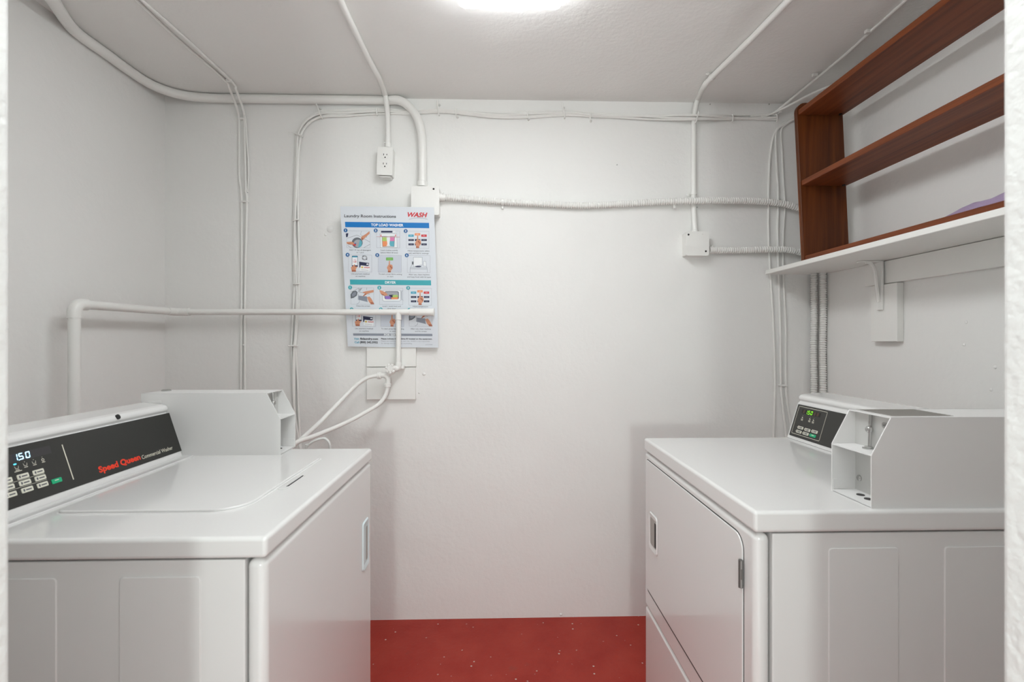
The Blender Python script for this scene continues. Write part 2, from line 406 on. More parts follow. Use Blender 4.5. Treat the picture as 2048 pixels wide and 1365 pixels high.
def handle(parent, xf, s, y0, y1, z0, z1, m, hand):
    """recessed finger pull let into a front panel; s = outward direction in x; hand = +1 if the scoop opens towards +y"""
    bm = BM(); yo = y0 if hand > 0 else y1; yi = y1 if hand > 0 else y0
    outer = rrect(y0, y1, z0, z1, .010, 4); inner = rrect(y0 + .008, y1 - .008, z0 + .016, z1 - .016, .006, 4)
    vo = [bm.verts.new((xf + s * .0004, y, z)) for y, z in outer]; vm = [bm.verts.new((xf + s * .004, (y * .8 + iy * .2), (z * .8 + iz * .2))) for (y, z), (iy, iz) in zip(outer, inner)]
    vi = [bm.verts.new((xf + s * .0015, y, z)) for y, z in inner]; n = len(vo)
    for A, B in ((vo, vm), (vm, vi)):
        for k in range(n): bm.faces.new((A[k], A[(k + 1) % n], B[(k + 1) % n], B[k]))
    h = obj('door_pull', bm, m, parent, True)
    bm = BM(); face(bm, [(xf + s * .0012, y, z) for y, z in inner]); obj('pull_scoop', bm, 'grille' if m == 'enamel' else 'handle_blue', h)
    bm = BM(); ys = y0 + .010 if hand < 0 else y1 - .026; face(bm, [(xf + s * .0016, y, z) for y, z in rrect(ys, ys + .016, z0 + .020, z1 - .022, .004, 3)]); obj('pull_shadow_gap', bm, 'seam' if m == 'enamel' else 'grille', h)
    return h

def machine(name, label, cat, xf, s, y0, y1, xb, slab):
    """cabinet with rounded front panel, worktop and pressed side panels. s = outward direction of the front in x"""
    t = thing(name, label, cat, ((xf + xb) / 2, (y0 + y1) / 2, 0))
    bm = BM(); box(bm, (xf - s * .034, y0 + .002, .022), (xb, y1 - .002, slab - .002), .003, 2); obj('cabinet', bm, 'enamel_side', t, True)
    bm = BM(); box(bm, (xf - s * .010, y0 + .012, slab - .0035), (xb, y1 - .006, slab + .004)); obj('top_gasket', bm, 'seam', t)
    bm = BM(); box(bm, (xf + s * .002, y0 - .002, slab), (xb, y1 + .001, ZT), .0075, 3); obj('worktop', bm, 'enamel', t, True)
    for (dx, yy) in ((.06, y0 + .05), (.06, y1 - .05), (.56, y0 + .05), (.56, y1 - .05)):
        bm = BM(); lathe(bm, (xf - s * dx, yy, 0), (0, 0, 1), [(.022, 0), (.022, .008), (.009, .012), (.009, .03)], 12); obj('levelling_foot', bm, 'dark', t, True)
    return t
def side_press(t, xa, xb_, y, z0, z1):
    bm = BM(); prism(bm, [(x, y + .003, z) for x, z in rrect(xa, xb_, z0, z1, .006, 3)], (0, -.0022 - .003 + .002, 0), .0008, 1); obj('pressed_panel', bm, 'enamel_side', t)

# ---- washer
WX, WY0, WY1, WB = -.376, .790, 1.437, -1.03
ws = machine('washing_machine', 'white top-loading commercial washing machine with black control panel on the left', 'washing machine', WX, 1, WY0, WY1, WB, .879)
bm = BM(); box(bm, (WX - .032, WY0, .018), (WX, WY1, .877), .013, 4, lambda e: True); fp = obj('front_panel', bm, 'enamel', ws, True)
handle(fp, WX, 1, 1.338, 1.398, .592, .728, 'handle_blue', 1)
for a, b in ((-.84, -.706), (-.607, -.480)): side_press(ws, a, b, WY0, .10, .851)
# lid
bm = BM(); lid_o = rrect(-.812, -.478, .907, 1.312, (.012, .060, .014, .012), 8)
prism(bm, [(x, y, ZT - .001) for x, y in lid_o], (0, 0, .0058), .0024, 3); lid = obj('lid', bm, 'enamel', ws, True)
bm = BM(); prism(bm, [(x, y, ZT - .0008) for x, y in rrect(-.8135, -.4735, .9040, 1.3160, (.012, .063, .016, .012), 8)], (0, 0, .0011)); obj('lid_gap', bm, 'coin_enamel', ws)
bm = BM(); prism(bm, [(x, y, ZT + .0002) for x, y in rrect(-.4735, -.452, 1.040, 1.150, .009, 4)], (0, 0, .0012), .0005, 1); hs = obj('finger_scoop', bm, 'enamel', ws, True)
bm = BM(); prism(bm, [(x, y, ZT + .0012) for x, y in ((-.4600, 1.058), (-.4555, 1.060), (-.4555, 1.140), (-.4590, 1.145), (-.4590, 1.068))], (0, 0, .0006)); obj('scoop_slot', bm, 'dark', hs)
bm = BM(); box(bm, (-.866, .80, ZT - .001), (-.835, 1.345, ZT + .0035), .0016, 2); obj('hinge_ridge', bm, 'enamel', ws, True)
# backguard
CX = -.871
bm = BM(); prism(bm, [(x, .792, z) for x, z in console_section(CX, -1, -.985)], (0, 1.3555 - .792, 0), .0022, 2); cons = obj('backguard', bm, 'enamel', ws, True)
bm = BM(); box(bm, (CX - .001, .795, ZT - .0005), (CX - .02, 1.353, ZT + .0022)); obj('backguard_gasket', bm, 'dark', ws)
pm = plane_map(CX, CX - .043, .79, 1)
U = lambda u: (u + .79) * .9935 - .79; V = lambda v: v + .0085
bm = BM(); plate(bm, pm, rrect(.012, U(.588), V(.0055), V(.1155), .003, 3), -.0006, .0010); cp = obj('control_panel', bm, 'black_panel', cons)
bm = BM(); put_text(bm, 'Speed Queen', lambda a, b: pm(a, b, .0013), U(.3045), V(.0185), U(.428), .0128, bold=.042); obj('maker_lettering', bm, 'print_red', cp)
bm = BM(); put_text(bm, 'Commercial Washer', lambda a, b: pm(a, b, .0013), U(.4325), V(.0170), U(.545), .0095, bold=.006); obj('type_lettering', bm, 'print_cream', cp)
bm = BM(); plate(bm, pm, [(U(.2395), V(.022)), (U(.2415), V(.022)), (U(.2415), V(.098)), (U(.2395), V(.098))], .0010, .0014); obj('divider_line', bm, 'print_cream', cp)
bm = BM(); plate(bm, pm, [(U(.128), V(.0865)), (U(.2135), V(.0865)), (U(.2135), V(.1020)), (U(.128), V(.1020))], .0009, .0013); dp = obj('display_window', bm, 'panel_inset', cp)
bm = BM()
for ch, u0 in (('1', .1365), ('5', .1475), ('0', .1605)): seven(bm, lambda a, b: pm(U(a), V(b), .0016), ch, u0, .0882, .0088, .0125, 0, 1, .2)
face(bm, [pm(U(a), V(b), .0017) for a, b in ((.1466, .0876), (.1484, .0876), (.1484, .0893), (.1466, .0893))], 0)
obj('display_digits', bm, ['led_blue', 'led_off'], dp)
def button(u0, u1, v0, v1, m, pmf, par, bars):
    bm = BM(); plate(bm, pmf, rrect(u0, u1, v0, v1, .0018, 3), .0010, .0022); b = obj('button', bm, m, par)
    bm = BM(); w = u1 - u0; h = v1 - v0
    for (a, c, bb, d) in bars: face(bm, [pmf(u0 + w * x, v0 + h * y, .0024) for x, y in ((a, bb), (c, bb), (c, d), (a, d))])
    obj('button_print', bm, 'p_text' if m == 'button_cream' else 'print_cream', b)
    return b
for c, uc in enumerate((.102, .1332, .1637)):
    for r, v0 in enumerate((.0528, .0404, .0265)):
        button(U(uc), U(uc + .0222), V(v0), V(v0 + .0092), 'button_cream', pm, cp, [(.14, .28, .25, .75), (.36, .86, .36, .62)])
button(U(.1937), U(.2155), V(.0258), V(.0350), 'button_green', pm, cp, [(.3, .7, .55, .72)])
bm = BM()
for v in (.0512, .0383):
    plate(bm, pm, [(U(.095), V(v)), (U(.186), V(v)), (U(.186), V(v + .0006)), (U(.095), V(v + .0006))], .0010, .0012)
obj('row_line', bm, 'print_cream', cp)
bm = BM(); plate(bm, pm, circ(U(.1377), V(.0826), .0028, .0014), .0010, .0014); obj('status_light', bm, 'led_dot', cp)
for k, (u, v) in enumerate(((.1390, .0755), (.1559, .0771), (.1732, .0768), (.1913, .0776))):
    bm = BM(); M_ = lambda a, b: pm(U(u + a), V(v + b), .0013)
    if k < 3:
        for q in (((-.004, .003), (-.0033, .003), (-.0022, -.0015), (-.003, -.0015)), ((.004, .003), (.0033, .003), (.0022, -.0015), (.003, -.0015)), ((-.003, -.0015), (.003, -.0015), (.003, -.0022), (-.003, -.0022))): face(bm, [M_(a, b) for a, b in q])
    else:
        o_ = circ(0, 0, .003, n=12); i_ = circ(0, 0, .0018, n=12)
        for j in range(12): face(bm, [M_(*o_[j]), M_(*o_[(j + 1) % 12]), M_(*i_[(j + 1) % 12]), M_(*i_[j])])
    face(bm, [M_(a, b) for a, b in ((-.0035, -.0052), (.0035, -.0052), (.0035, -.0040), (-.0035, -.0040))])
    if k: face(bm, [M_(a, b) for a, b in circ(0, .0056, .0007, n=8)])
    else: face(bm, [M_(a, b) for a, b in ((-.0065, -.0075), (.0075, -.0075), (.0075, -.0063), (-.0065, -.0063))])
    obj('cycle_icon', bm, 'print_cream', cp)
for uc, v0 in [(uc, v0) for uc in (.1304, .1608) for v0 in (.0570, .0446, .0307)] + [(.1908, .0305)]:
    bm = BM(); face(bm, [pm(U(a), V(b), .0013) for a, b in circ(uc, v0, .0008, n=8)]); obj('indicator_dot', bm, 'p_text', cp)
bm = BM(); lathe(bm, (CX - .0420, 1.181, 1.0475), (1, 0, .45), [(.0062, 0), (.0062, .0040), (.0006, .0042)], 14); obj('screw_hole', bm, 'dark', cons)
coin_box(ws, -.606, -1, 1.357, 1.459 - .026 + .024, .378, 'white metal coin box at the far end of the washer', 1.425, False)

# ---- dryer
DX, DY0, DY1, DB = .475, .885, 1.566, 1.165
dr = machine('clothes_dryer', 'white front-loading commercial dryer with coin box on the right', 'clothes dryer', DX, -1, DY0, DY1, DB, .873)
bm = BM(); box(bm, (DX, DY0, .372), (DX + .030, DY1, .871), .013, 4); fp = obj('front_panel', bm, 'enamel', dr, True)
bm = BM(); box(bm, (DX + .0015, DY0, .105), (DX + .030, DY1, .3705), .010, 4); obj('lower_panel', bm, 'enamel', dr, True)
bm = BM(); box(bm, (DX + .016, DY0 + .012, .02), (DX + .034, DY1 - .012, .110)); obj('toe_kick', bm, 'enamel_side', dr)
door_o = rrect(.927, 1.541, .440, .850, (.020, .016, .012, .030), 6)
bm = BM(); prism(bm, [(DX + .0008, y, z) for y, z in rrect(.9245, 1.5435, .4325, .8525, (.022, .018, .014, .032), 6)], (-.0011, 0, 0)); obj('door_gap', bm, 'seam', dr)
bm = BM(); prism(bm, [(DX + .0005, y, z) for y, z in door_o], (-.0034, 0, 0), .0014, 3); door = obj('door', bm, 'enamel', dr, True)
handle(door, DX - .003, -1, 1.427, 1.500, .585, .701, 'enamel', -1)
for zc in (.778, .500):
    bm = BM(); tube(bm, [(DX - .006, .9265, zc - .027), (DX - .006, .9265, zc + .027)], .0042, 10); hg = obj('hinge', bm, 'hinge_steel', door, True)
    for k, (a, b) in enumerate(((-.026, -.010), (-.009, .009), (.010, .026))):
        bm = BM(); box(bm, (DX - .0075, .9225 if k != 1 else .9265, zc + a), (DX - .0055, .9265 if k != 1 else .9325, zc + b)); obj('hinge_leaf', bm, 'steel_dull', hg)
for a, b in ((.6148, .7472), (.8364, .97)): side_press(dr, a, b, DY0, .10, .843)
CX2 = .943
bm = BM(); prism(bm, [(x, 1.006, z) for x, z in console_section(CX2, 1, 1.075)], (0, 1.560 - 1.006, 0), .0022, 2); cons = obj('backguard', bm, 'enamel', dr, True)
bm = BM(); box(bm, (CX2 + .001, 1.008, ZT - .0005), (CX2 + .02, 1.558, ZT + .0020)); obj('backguard_gasket', bm, 'dark', dr)
pm2 = plane_map(CX2, CX2 + .0405, 1.57, -1)
bm = BM(); plate(bm, pm2, rrect(.019, .545, .0105, .1150, .003, 3), -.0006, .0010); cp = obj('control_panel', bm, 'black_panel', cons)
bm = BM(); fu0, fu1, fv0, fv1 = .0275, .1630, .0190, .1095; o_ = rrect(fu0, fu1, fv0, fv1, .003, 3); i_ = rrect(fu0 + .0012, fu1 - .0012, fv0 + .0012, fv1 - .0012, .002, 3)
for j in range(len(o_)): face(bm, [pm2(*p, .0013) for p in (o_[j], o_[(j + 1) % len(o_)], i_[(j + 1) % len(o_)], i_[j])])
obj('frame_line', bm, 'print_cream', cp)
bm = BM(); plate(bm, pm2, [(.048, .0885), (.137, .0885), (.137, .1020), (.048, .1020)], .0008, .0011); dp = obj('display_window', bm, 'dark', cp)
bm = BM()
for ch, u0 in (('1', .0660), ('5', .0780), ('0', .0905)): seven(bm, lambda a, b: pm2(a, b, .0014), ch, u0, .0895, .0085, .0118, 0, None, .2)
face(bm, [pm2(a, b, .0014) for a, b in ((.0762, .0892), (.0778, .0892), (.0778, .0907), (.0762, .0907))], 0)
for u0 in (.0530, .1050, .1190): face(bm, [pm2(a, b, .0013) for a, b in ((u0, .0900), (u0 + .009, .0900), (u0 + .0104, .1010), (u0 + .0014, .1010))], 1)
obj('display_digits', bm, ['led_green', 'led_amber_off'], dp)
for (u0, v0) in ((.0515, .0384), (.0862, .0377), (.1200, .0385), (.0492, .0250), (.0832, .0250)):
    button(u0, u0 + .0262, v0, v0 + .0088, 'button_cream', pm2, cp, [(.14, .26, .2, .8), (.34, .86, .54, .8), (.34, .80, .2, .42)])
button(.1163, .1163 + .0272, .0253, .0341, 'button_green', pm2, cp, [(.3, .72, .5, .7)])
for k, (u, v) in enumerate(((.0590, .0740), (.0950, .0750), (.1125, .0740))):
    bm = BM(); M_ = lambda a, b: pm2(u + a, v + b, .0013)
    for q in (((-.0008, .0065), (.0008, .0065), (.0008, .0080), (-.0008, .0080)), ((-.003, .002), (-.001, .0045), (.001, .001), (-.001, -.0005)), ((.001, .003), (.003, .002), (.003, -.001), (.001, 0)),
              ((-.005, -.0045), (.005, -.0045), (.005, -.0028), (-.005, -.0028)), ((-.0038, -.0078), (.0052, -.0078), (.0052, -.0062), (-.0038, -.0062))): face(bm, [M_(a, b) for a, b in q])
    obj('cycle_icon', bm, 'print_cream', cp)
for (u, v) in ((.0480, .0430), (.0826, .0424), (.1166, .0430), (.0458, .0296), (.0797, .0296), (.1128, .0300)):
    bm = BM(); face(bm, [pm2(a, b, .0013) for a, b in circ(u, v, .0011, n=8)]); obj('indicator_dot', bm, 'print_cream', cp)
coin_box(dr, .702, 1, .893, 1.003, .375, 'white metal coin box at the near end of the dryer', .957, True)

# ------------------------------------------------------------------ white wall shelf with its cleat, post and bracket
SX, SZ0, SZ1, SY0, SY1 = 1.183, 1.526, 1.5445, .75, 2.120
bm = BM(); prism(bm, [(x, y, SZ0) for x, y in ((SX, SY0), (XR - .001, SY0), (XR - .001, 2.060), (1.380, 2.060), (1.380, SY1), (SX, SY1))], (0, 0, SZ1 - SZ0), .0015, 1)
tag(obj('wall_shelf', bm, 'board_paint', origin=((SX + XR) / 2, (SY0 + SY1) / 2, SZ0)), 'long white painted shelf board under the brown shelf unit', 'shelf')
sup = thing('shelf_support', 'white painted timber cleat, post and metal bracket under the white shelf board', 'shelf support', (XR, 1.76, 1.23))
bm = BM(); box(bm, (XR - .020, .75, 1.441), (XR - .0005, 1.842, SZ0 - .0015), .0015, 1); obj('cleat', bm, 'board_paint', sup)
bm = BM(); box(bm, (XR - .026, 1.682, 1.228), (XR - .0005, 1.802, 1.4385), .0015, 1); obj('post', bm, 'board_paint', sup)
bk = BM(); yb = 1.752
box(bk, (XR - .034, yb - .013, 1.345), (XR - .0265, yb + .013, SZ0 - .001), .001, 1)
bk_o = obj('bracket', bk, 'board_paint', sup)
bm = BM(); box(bm, (XR - .11, yb - .013, SZ0 - .005), (XR - .026, yb + .013, SZ0 - .0005), .001, 1); obj('bracket_arm', bm, 'board_paint', bk_o)
bm = BM(); P = smooth_path([(XR - .085, yb, SZ0 - .004), (XR - .062, yb, SZ0 - .012), (XR - .050, yb, SZ0 - .035), (XR - .044, yb, 1.44), (XR - .036, yb, 1.375)], 6); tube(bm, P, .0060, 8); obj('bracket_rib', bm, 'board_paint', bk_o, True)

# ------------------------------------------------------------------ brown wooden shelf unit, leaning a little off the wall
TILT = .030 / .64
def UX(d, z): return 1.218 + d - (z - SZ1) * TILT
un = thing('shelf_unit', 'brown stained wooden shelf unit without a back, standing on the white shelf', 'shelf unit', (1.31, 1.4, SZ1))
UY0, UY1, UD, UT = .86, 1.918, .186, 2.183
def slab_pts(d0, d1, z0, z1): return [(UX(d0, z0), z0), (UX(d1, z0), z0), (UX(d1, z1), z1), (UX(d0, z1), z1)]
for ya, yb_ in ((UY1 - .019, UY1), (UY0, UY0 + .019)):
    o_ = [(UX(0, SZ1), SZ1 + .0005), (UX(UD, SZ1), SZ1 + .0005), (UX(UD, UT), UT)]
    for k in range(6):
        a = math.radians(90 + 90 * k / 5); r = .035; o_.append((UX(r, UT) + r * math.cos(a), UT - r + r * math.sin(a)))
    bm = BM(); prism(bm, [(x, ya, z) for x, z in o_], (0, yb_ - ya, 0), .0015, 1); obj('side_panel', bm, 'wood_side', un)
for zz, th in ((2.133, .020), (1.851, .020), (SZ1 + .001, .025)):
    bm = BM(); prism(bm, [(x, UY0 + .019, z) for x, z in slab_pts(.004, UD - .002, zz, zz + th)], (0, UY1 - UY0 - .038, 0), .0014, 1); obj('shelf_board', bm, 'wood_shelf', un)
for zz in (2.133, 1.851):
    bm = BM(); cx = UX(.165, zz); lathe(bm, (cx, UY1 - .034, zz - .0002), (0, 0, -1), [(.006, 0), (.006, .004), (.0005, .0045)], 10); obj('shelf_peg', bm, 'dark', un)

# ------------------------------------------------------------------ folded purple cloth on the lowest board
ZB = SZ1 + .0265
ck = thing('folded_cloth', 'crumpled lilac cloth lying on the lowest brown shelf board', 'cloth', (1.31, 1.15, ZB))
bm = BM(); NU, NV = 46, 22; ya, yb_ = .90, 1.315; xa, xb_ = 1.228, 1.392
def cz(u, v):
    prof = min(1, (u / .12)) ** .7 * (.016 + .026 * u + .060 * max(0, (u - .50) / .5) ** 1.6)
    e = min(1, v / .10, (1 - v) / .12) ** .5 if 0 < v < 1 else 0
    wr = .0028 * math.sin(26 * u + 5 * math.sin(4 * v)) + .0035 * math.sin(9 * v + 14 * u) + .002 * math.sin(41 * v - 20 * u)
    return max(.0006, (prof + wr * min(1, u * 6)) * e)
g = [[bm.verts.new((xa + (xb_ - xa) * v + .006 * math.sin(17 * u), yb_ - (yb_ - ya) * u + .012 * math.sin(7 * v), ZB + cz(u, v))) for v in [j / NV for j in range(NV + 1)]] for u in [i / NU for i in range(NU + 1)]]
for i in range(NU):
    for j in range(NV): bm.faces.new((g[i][j], g[i + 1][j], g[i + 1][j + 1], g[i][j + 1]))
lowr = [[bm.verts.new((v.co.x, v.co.y, ZB)) for v in row] for row in (g[0], g[-1])]
for row, lo_ in zip((g[0], g[-1]), lowr):
    for j in range(NV): bm.faces.new((row[j], row[j + 1], lo_[j + 1], lo_[j]))
for jj in (0, NV):
    col = [r[jj] for r in g]; lo_ = [lowr[0][jj]] + [bm.verts.new((v.co.x, v.co.y, ZB)) for v in col[1:-1]] + [lowr[1][jj]]
    for i in range(NU): bm.faces.new((col[i], col[i + 1], lo_[i + 1], lo_[i]))
bmesh.ops.recalc_face_normals(bm, faces=bm.faces)
obj('cloth_body', bm, 'purple_cloth', ck, True)
bm = BM(); P = []
for k in range(13):
    v = .06 + k / 12 * .5; u = .47 + .16 * k / 12; P.append((xa + (xb_ - xa) * v, yb_ - (yb_ - ya) * u, ZB + cz(u, v) + .0015))
tube(bm, P, .0022, 6); obj('hem', bm, 'purple_trim', ck, True)

# ------------------------------------------------------------------ conduits, boxes, cables
def conduit(name, label, pts, r, n=6, cat='conduit'):
    t = thing(name, label, cat, pts[len(pts) // 2])
    bm = BM(); tube(bm, smooth_path(pts, n), r, 14); obj('tube', bm, 'pipe_paint', t, True)
    return t
def strap(t, c, axis, r, side):
    """one-hole strap: half ring round a conduit on the wall with a flat ear; axis = run of the conduit, side = ear direction"""
    c = Vector(c); axis = Vector(axis).normalized(); side = Vector(side).normalized()
    bm = BM(); lathe(bm, c - axis * .006, axis, [(r + .0005, 0), (r + .0022, .0005), (r + .0022, .0115), (r + .0005, .012)], 14)
    st = obj('strap', bm, 'pipe_paint', t, True)
    bm = BM(); out = axis.cross(side).normalized()
    out = out if out.dot(Vector((0, -1, 0)) if abs(out.y) > .5 else Vector((0, 0, -1))) > 0 else -out
    e = c + side * (r + .010) - out * (r * .8)
    lathe(bm, e, out, [(.0085, 0), (.0085, .002), (.004, .003), (.004, .005), (.0004, .006)], 12); obj('strap_screw', bm, 'pipe_paint', st, True)

# big conduit round the ceiling corner down to the junction box by the poster
RB = .0185
pts = []
for px, py in ((62, -62), (85, -27), (108, 4), (148, 60), (198, 108), (252, 141), (300, 168), (340, 184), (378, 192.5)):
    p = CE(px, py, RB + .001); p.x = max(p.x, XL + RB + .001); pts.append(p)
for px in (425, 480, 600, 700, 770): pts.append(BW(px, 196.5, RB + .0012))
pts = [p if p.z < ZC - RB else Vector((p.x, p.y, ZC - RB - .0005)) for p in pts]
for px, py in ((798, 201), (820, 215), (835, 238), (843, 268), (845, 310), (845, 373)): pts.append(BW(px, py, RB + .0155))
t = conduit('large_conduit', 'thick white conduit curving round the ceiling corner and down to the box above the poster', pts, RB)
bm = BM(); lathe(bm, BW(845, 374, RB + .0155), (0, 0, 1), [(RB + .003, 0), (RB + .003, .022), (RB + .0005, .024)], 16); cn = obj('connector', bm, 'pipe_paint', t, True)
bm = BM(); lathe(bm, BW(851, 368, .022), (.9, -.4, .0), [(.004, 0), (.004, .007), (.0004, .0075)], 8); obj('set_screw', bm, 'pipe_paint', cn, True)

RS = .0112
o2 = .041
pts = [CE(668, -28, RS + .001), CE(680, 0, RS + .001), CE(706, 55, RS + .001), CE(740, 124, RS + .001), CE(757, 155, .016), BW(769, 186, .058), BW(773, 205, .054), BW(775, 228, .044), BW(776, 255, .038), BW(776, 294, .030)]
t = conduit('thin_conduit', 'thin white conduit from the ceiling down to the wall outlet', pts, RS)
bm = BM(); lathe(bm, BW(776, 296, .030), (0, 0, 1), [(RS + .0025, 0), (RS + .0025, .018), (RS + .0003, .02)], 14); cn = obj('connector', bm, 'pipe_paint', t, True)
bm = BM(); lathe(bm, BW(772, 286, .032), (-1, -.3, 0), [(.0035, 0), (.0035, .008), (.0004, .0085)], 8); obj('set_screw', bm, 'pipe_paint', cn, True)

pts = [CE(1606, -28, RS + .001), CE(1578, 0, RS + .001), CE(1500, 80, RS + .001), CE(1424, 154, RS + .003), CE(1408, 173, .02), BW(1397, 196, .040), BW(1391, 214, .030), BW(1388, 238, .018), BW(1387.5, 280, RS + .002), BW(1387.5, 400, RS + .001), BW(1388, 430, .014), BW(1390.5, 464, .024)]
t = conduit('thin_conduit', 'thin white conduit from the ceiling down to the square box below the armoured cable', pts, RS)
strap(t, CE(1424, 154, RS + .002), (-.35, .9, 0), RS, (-1, -.3, 0)); strap(t, BW(1387.5, 388, RS + .001), (0, 0, 1), RS, (-1, 0, 0))
bm = BM(); lathe(bm, BW(1390.5, 465.5, .024), (0, 0, 1), [(RS + .003, 0), (RS + .003, .010), (RS + .0003, .012)], 14); obj('connector', bm, 'pipe_paint', t, True)

# duplex outlet in a surface box, hung a little crooked
OBD = .052
ob = thing('wall_outlet', 'white surface-mounted double power outlet above the poster', 'outlet', BW(770, 322, 0))
c = BW(769.6, 322, OBD); hw, hh, rot = .0335, .061, math.radians(-2.2)
def OM(a, b, off): return Vector((c.x + a * math.cos(rot) - b * math.sin(rot), YB - off, c.z + a * math.sin(rot) + b * math.cos(rot)))
bm = BM(); prism(bm, [OM(a, b, .001) for a, b in rrect(-hw + .002, hw - .002, -hh + .002, hh - .002, .004, 3)], (0, -(OBD - .0045), 0), .001, 1); obj('box', bm, 'pipe_paint', ob)
bm = BM(); prism(bm, [OM(a, b, OBD - .003) for a, b in rrect(-hw, hw, -hh, hh, .004, 3)], (0, -.003, 0), .001, 2); cv = obj('cover_plate', bm, 'pipe_paint', ob, True)
for dz in (.0195, -.0195):
    bm = BM(); prism(bm, [OM(a + .001, b + dz + .004, OBD) for a, b in rrect(-.0165, .0165, -.0135, .0135, .008, 4)], (0, -.0012, 0), .0004, 1); rc = obj('receptacle', bm, 'pipe_paint', cv)
    bm = BM()
    for a0, w, h in ((-.0065, .0013, .0078), (.0068, .0013, .0062)): face(bm, [OM(.001 + a0 + a, dz + .0075 + b, OBD + .0014) for a, b in ((-w, -h / 2), (w, -h / 2), (w, h / 2), (-w, h / 2))])
    face(bm, [OM(.001 + a, dz - .0045 + b, OBD + .0014) for a, b in circ(0, 0, .0030, n=10)]); obj('socket_holes', bm, 'socket_hole', rc)
bm = BM(); prism(bm, [OM(a, b, .004) for a, b in ((-.028, -hh - .0005), (.028, -hh - .0005), (.022, -hh - .006), (-.010, -hh - .0075), (-.022, -hh - .005))], (0, -.040, 0), .001, 1); obj('paint_skin', bm, 'pipe_paint', ob)

def junction(name, label, x0, x1, y0, y1, depth, screws, skew=0):
    a = BW(x0, y1, depth); b = BW(x1, y0, depth); t = thing(name, label, 'junction box', ((a.x + b.x) / 2, YB, (a.z + b.z) / 2))
    bm = BM(); box(bm, (a.x + .002, YB - depth + .003, a.z + .002), (b.x - .002, YB - .0005, b.z - .002), .004, 3, lambda e: abs(e.verts[0].co.y - e.verts[1].co.y) > 1e-5); bd = obj('box', bm, 'pipe_paint', t, True)
    bm = BM(); prism(bm, [(x, YB - depth + .003, z) for x, z in rrect(a.x, b.x, a.z, b.z, .007, 4)], (0, -.003, 0), .0009, 2); cv = obj('cover_plate', bm, 'pipe_paint', t, True)
    for u, v, m in screws:
        bm = BM(); lathe(bm, (a.x + (b.x - a.x) * u, YB - depth - .0001, a.z + (b.z - a.z) * v), (0, -1, 0), [(.0042, 0), (.0040, .0012), (.0006, .0015)], 12); obj('screw' if m != 'socket_hole' else 'screw_hole', bm, m, cv, True)
    return t
junction('junction_box', 'square white junction box partly covered by the poster', 822, 878.5, 372.5, 430, .058, ((.80, .90, 'socket_hole'),))
junction('junction_box', 'square white junction box below the right conduit', 1372.5, 1418.5, 463, 511.5, .052, ((.10, .86, 'socket_hole'), (.72, .90, 'pipe_paint'), (.85, .18, 'socket_hole')))

# corrugated armoured cables: along the back wall, round the corner, down the right wall
RA = .0128
def flex(label, wall_pts, down_y, down_x, z_turn, clips, conn):
    corner = wall_pts[-1]
    pts = wall_pts + [Vector((down_x - .020, down_y + .006, corner.z - .035)), Vector((down_x - .002, down_y, z_turn)), Vector((down_x, down_y, z_turn - .12)), Vector((down_x, down_y - .002, 1.35)), Vector((down_x, down_y + .002, 1.20)), Vector((down_x + .001, down_y, 1.02)), Vector((down_x, down_y, .70)), Vector((down_x, down_y, .35))]
    t = thing('armoured_cable', label, 'armoured cable', wall_pts[0])
    bm = BM(); rib_tube(bm, smooth_path(pts, 10), RA, .0100, .0018, 12); obj('corrugated_sheath', bm, 'pipe_paint', t, True)
    for p in clips:
        bm = BM(); lathe(bm, p + Vector((-.005, 0, 0)), (1, 0, 0), [(RA + .0016, 0), (RA + .0028, .0008), (RA + .0028, .0092), (RA + .0016, .010)], 14); cl = obj('clip', bm, 'pipe_paint', t, True)
        bm = BM(); box(bm, p + Vector((-.0045, .004, -RA - .016)), p + Vector((.0045, RA + .0008, -RA)), .001, 1); obj('clip_ear', bm, 'pipe_paint', cl)
    a, b = conn
    bm = BM(); lathe(bm, a, (b - a), [(RA + .0035, 0), (RA + .0035, .012), (RA + .0018, .013), (RA + .0018, .024)], 14); cn = obj('connector', bm, 'pipe_paint', t, True)
    bm = BM(); lathe(bm, a + Vector((.014, -.004, RA + .001)), (0, -.3, 1), [(.0045, 0), (.0045, .006), (.0005, .0065)], 10); obj('clamp_screw', bm, 'pipe_paint', cn, True)
w1 = [BW(879, 394.5, .030), BW(905, 396, .020), BW(950, 399.5, RA + .0032), BW(1005, 404, RA + .0032), BW(1080, 408, RA + .0032), BW(1165, 411.5, RA + .0032), BW(1240, 408.5, RA + .004), BW(1320, 404, .024), BW(1388, 402, .040), BW(1450, 401.5, .032), BW(1510, 402.5, .028), BW(1560, 407, .030), BW(1600, 417, .036)]
flex('long corrugated white cable running from the poster box across the back wall', w1, 2.088, 1.4235, 1.66, [BW(1005, 404, RA + .0032), BW(1350, 403, .030)], (BW(878.5, 394.5, .030), BW(905, 396, .024)))
w2 = [BW(1418, 500.5, .026), BW(1440, 501, .020), BW(1480, 501, RA + .003), BW(1530, 499.5, .026), BW(1572, 500, .028), BW(1606, 507, .027)]
flex('short corrugated white cable leaving the lower right junction box', w2, 2.120, 1.405, 1.56, [], (BW(1418, 500.5, .026), BW(1440, 501, .022)))

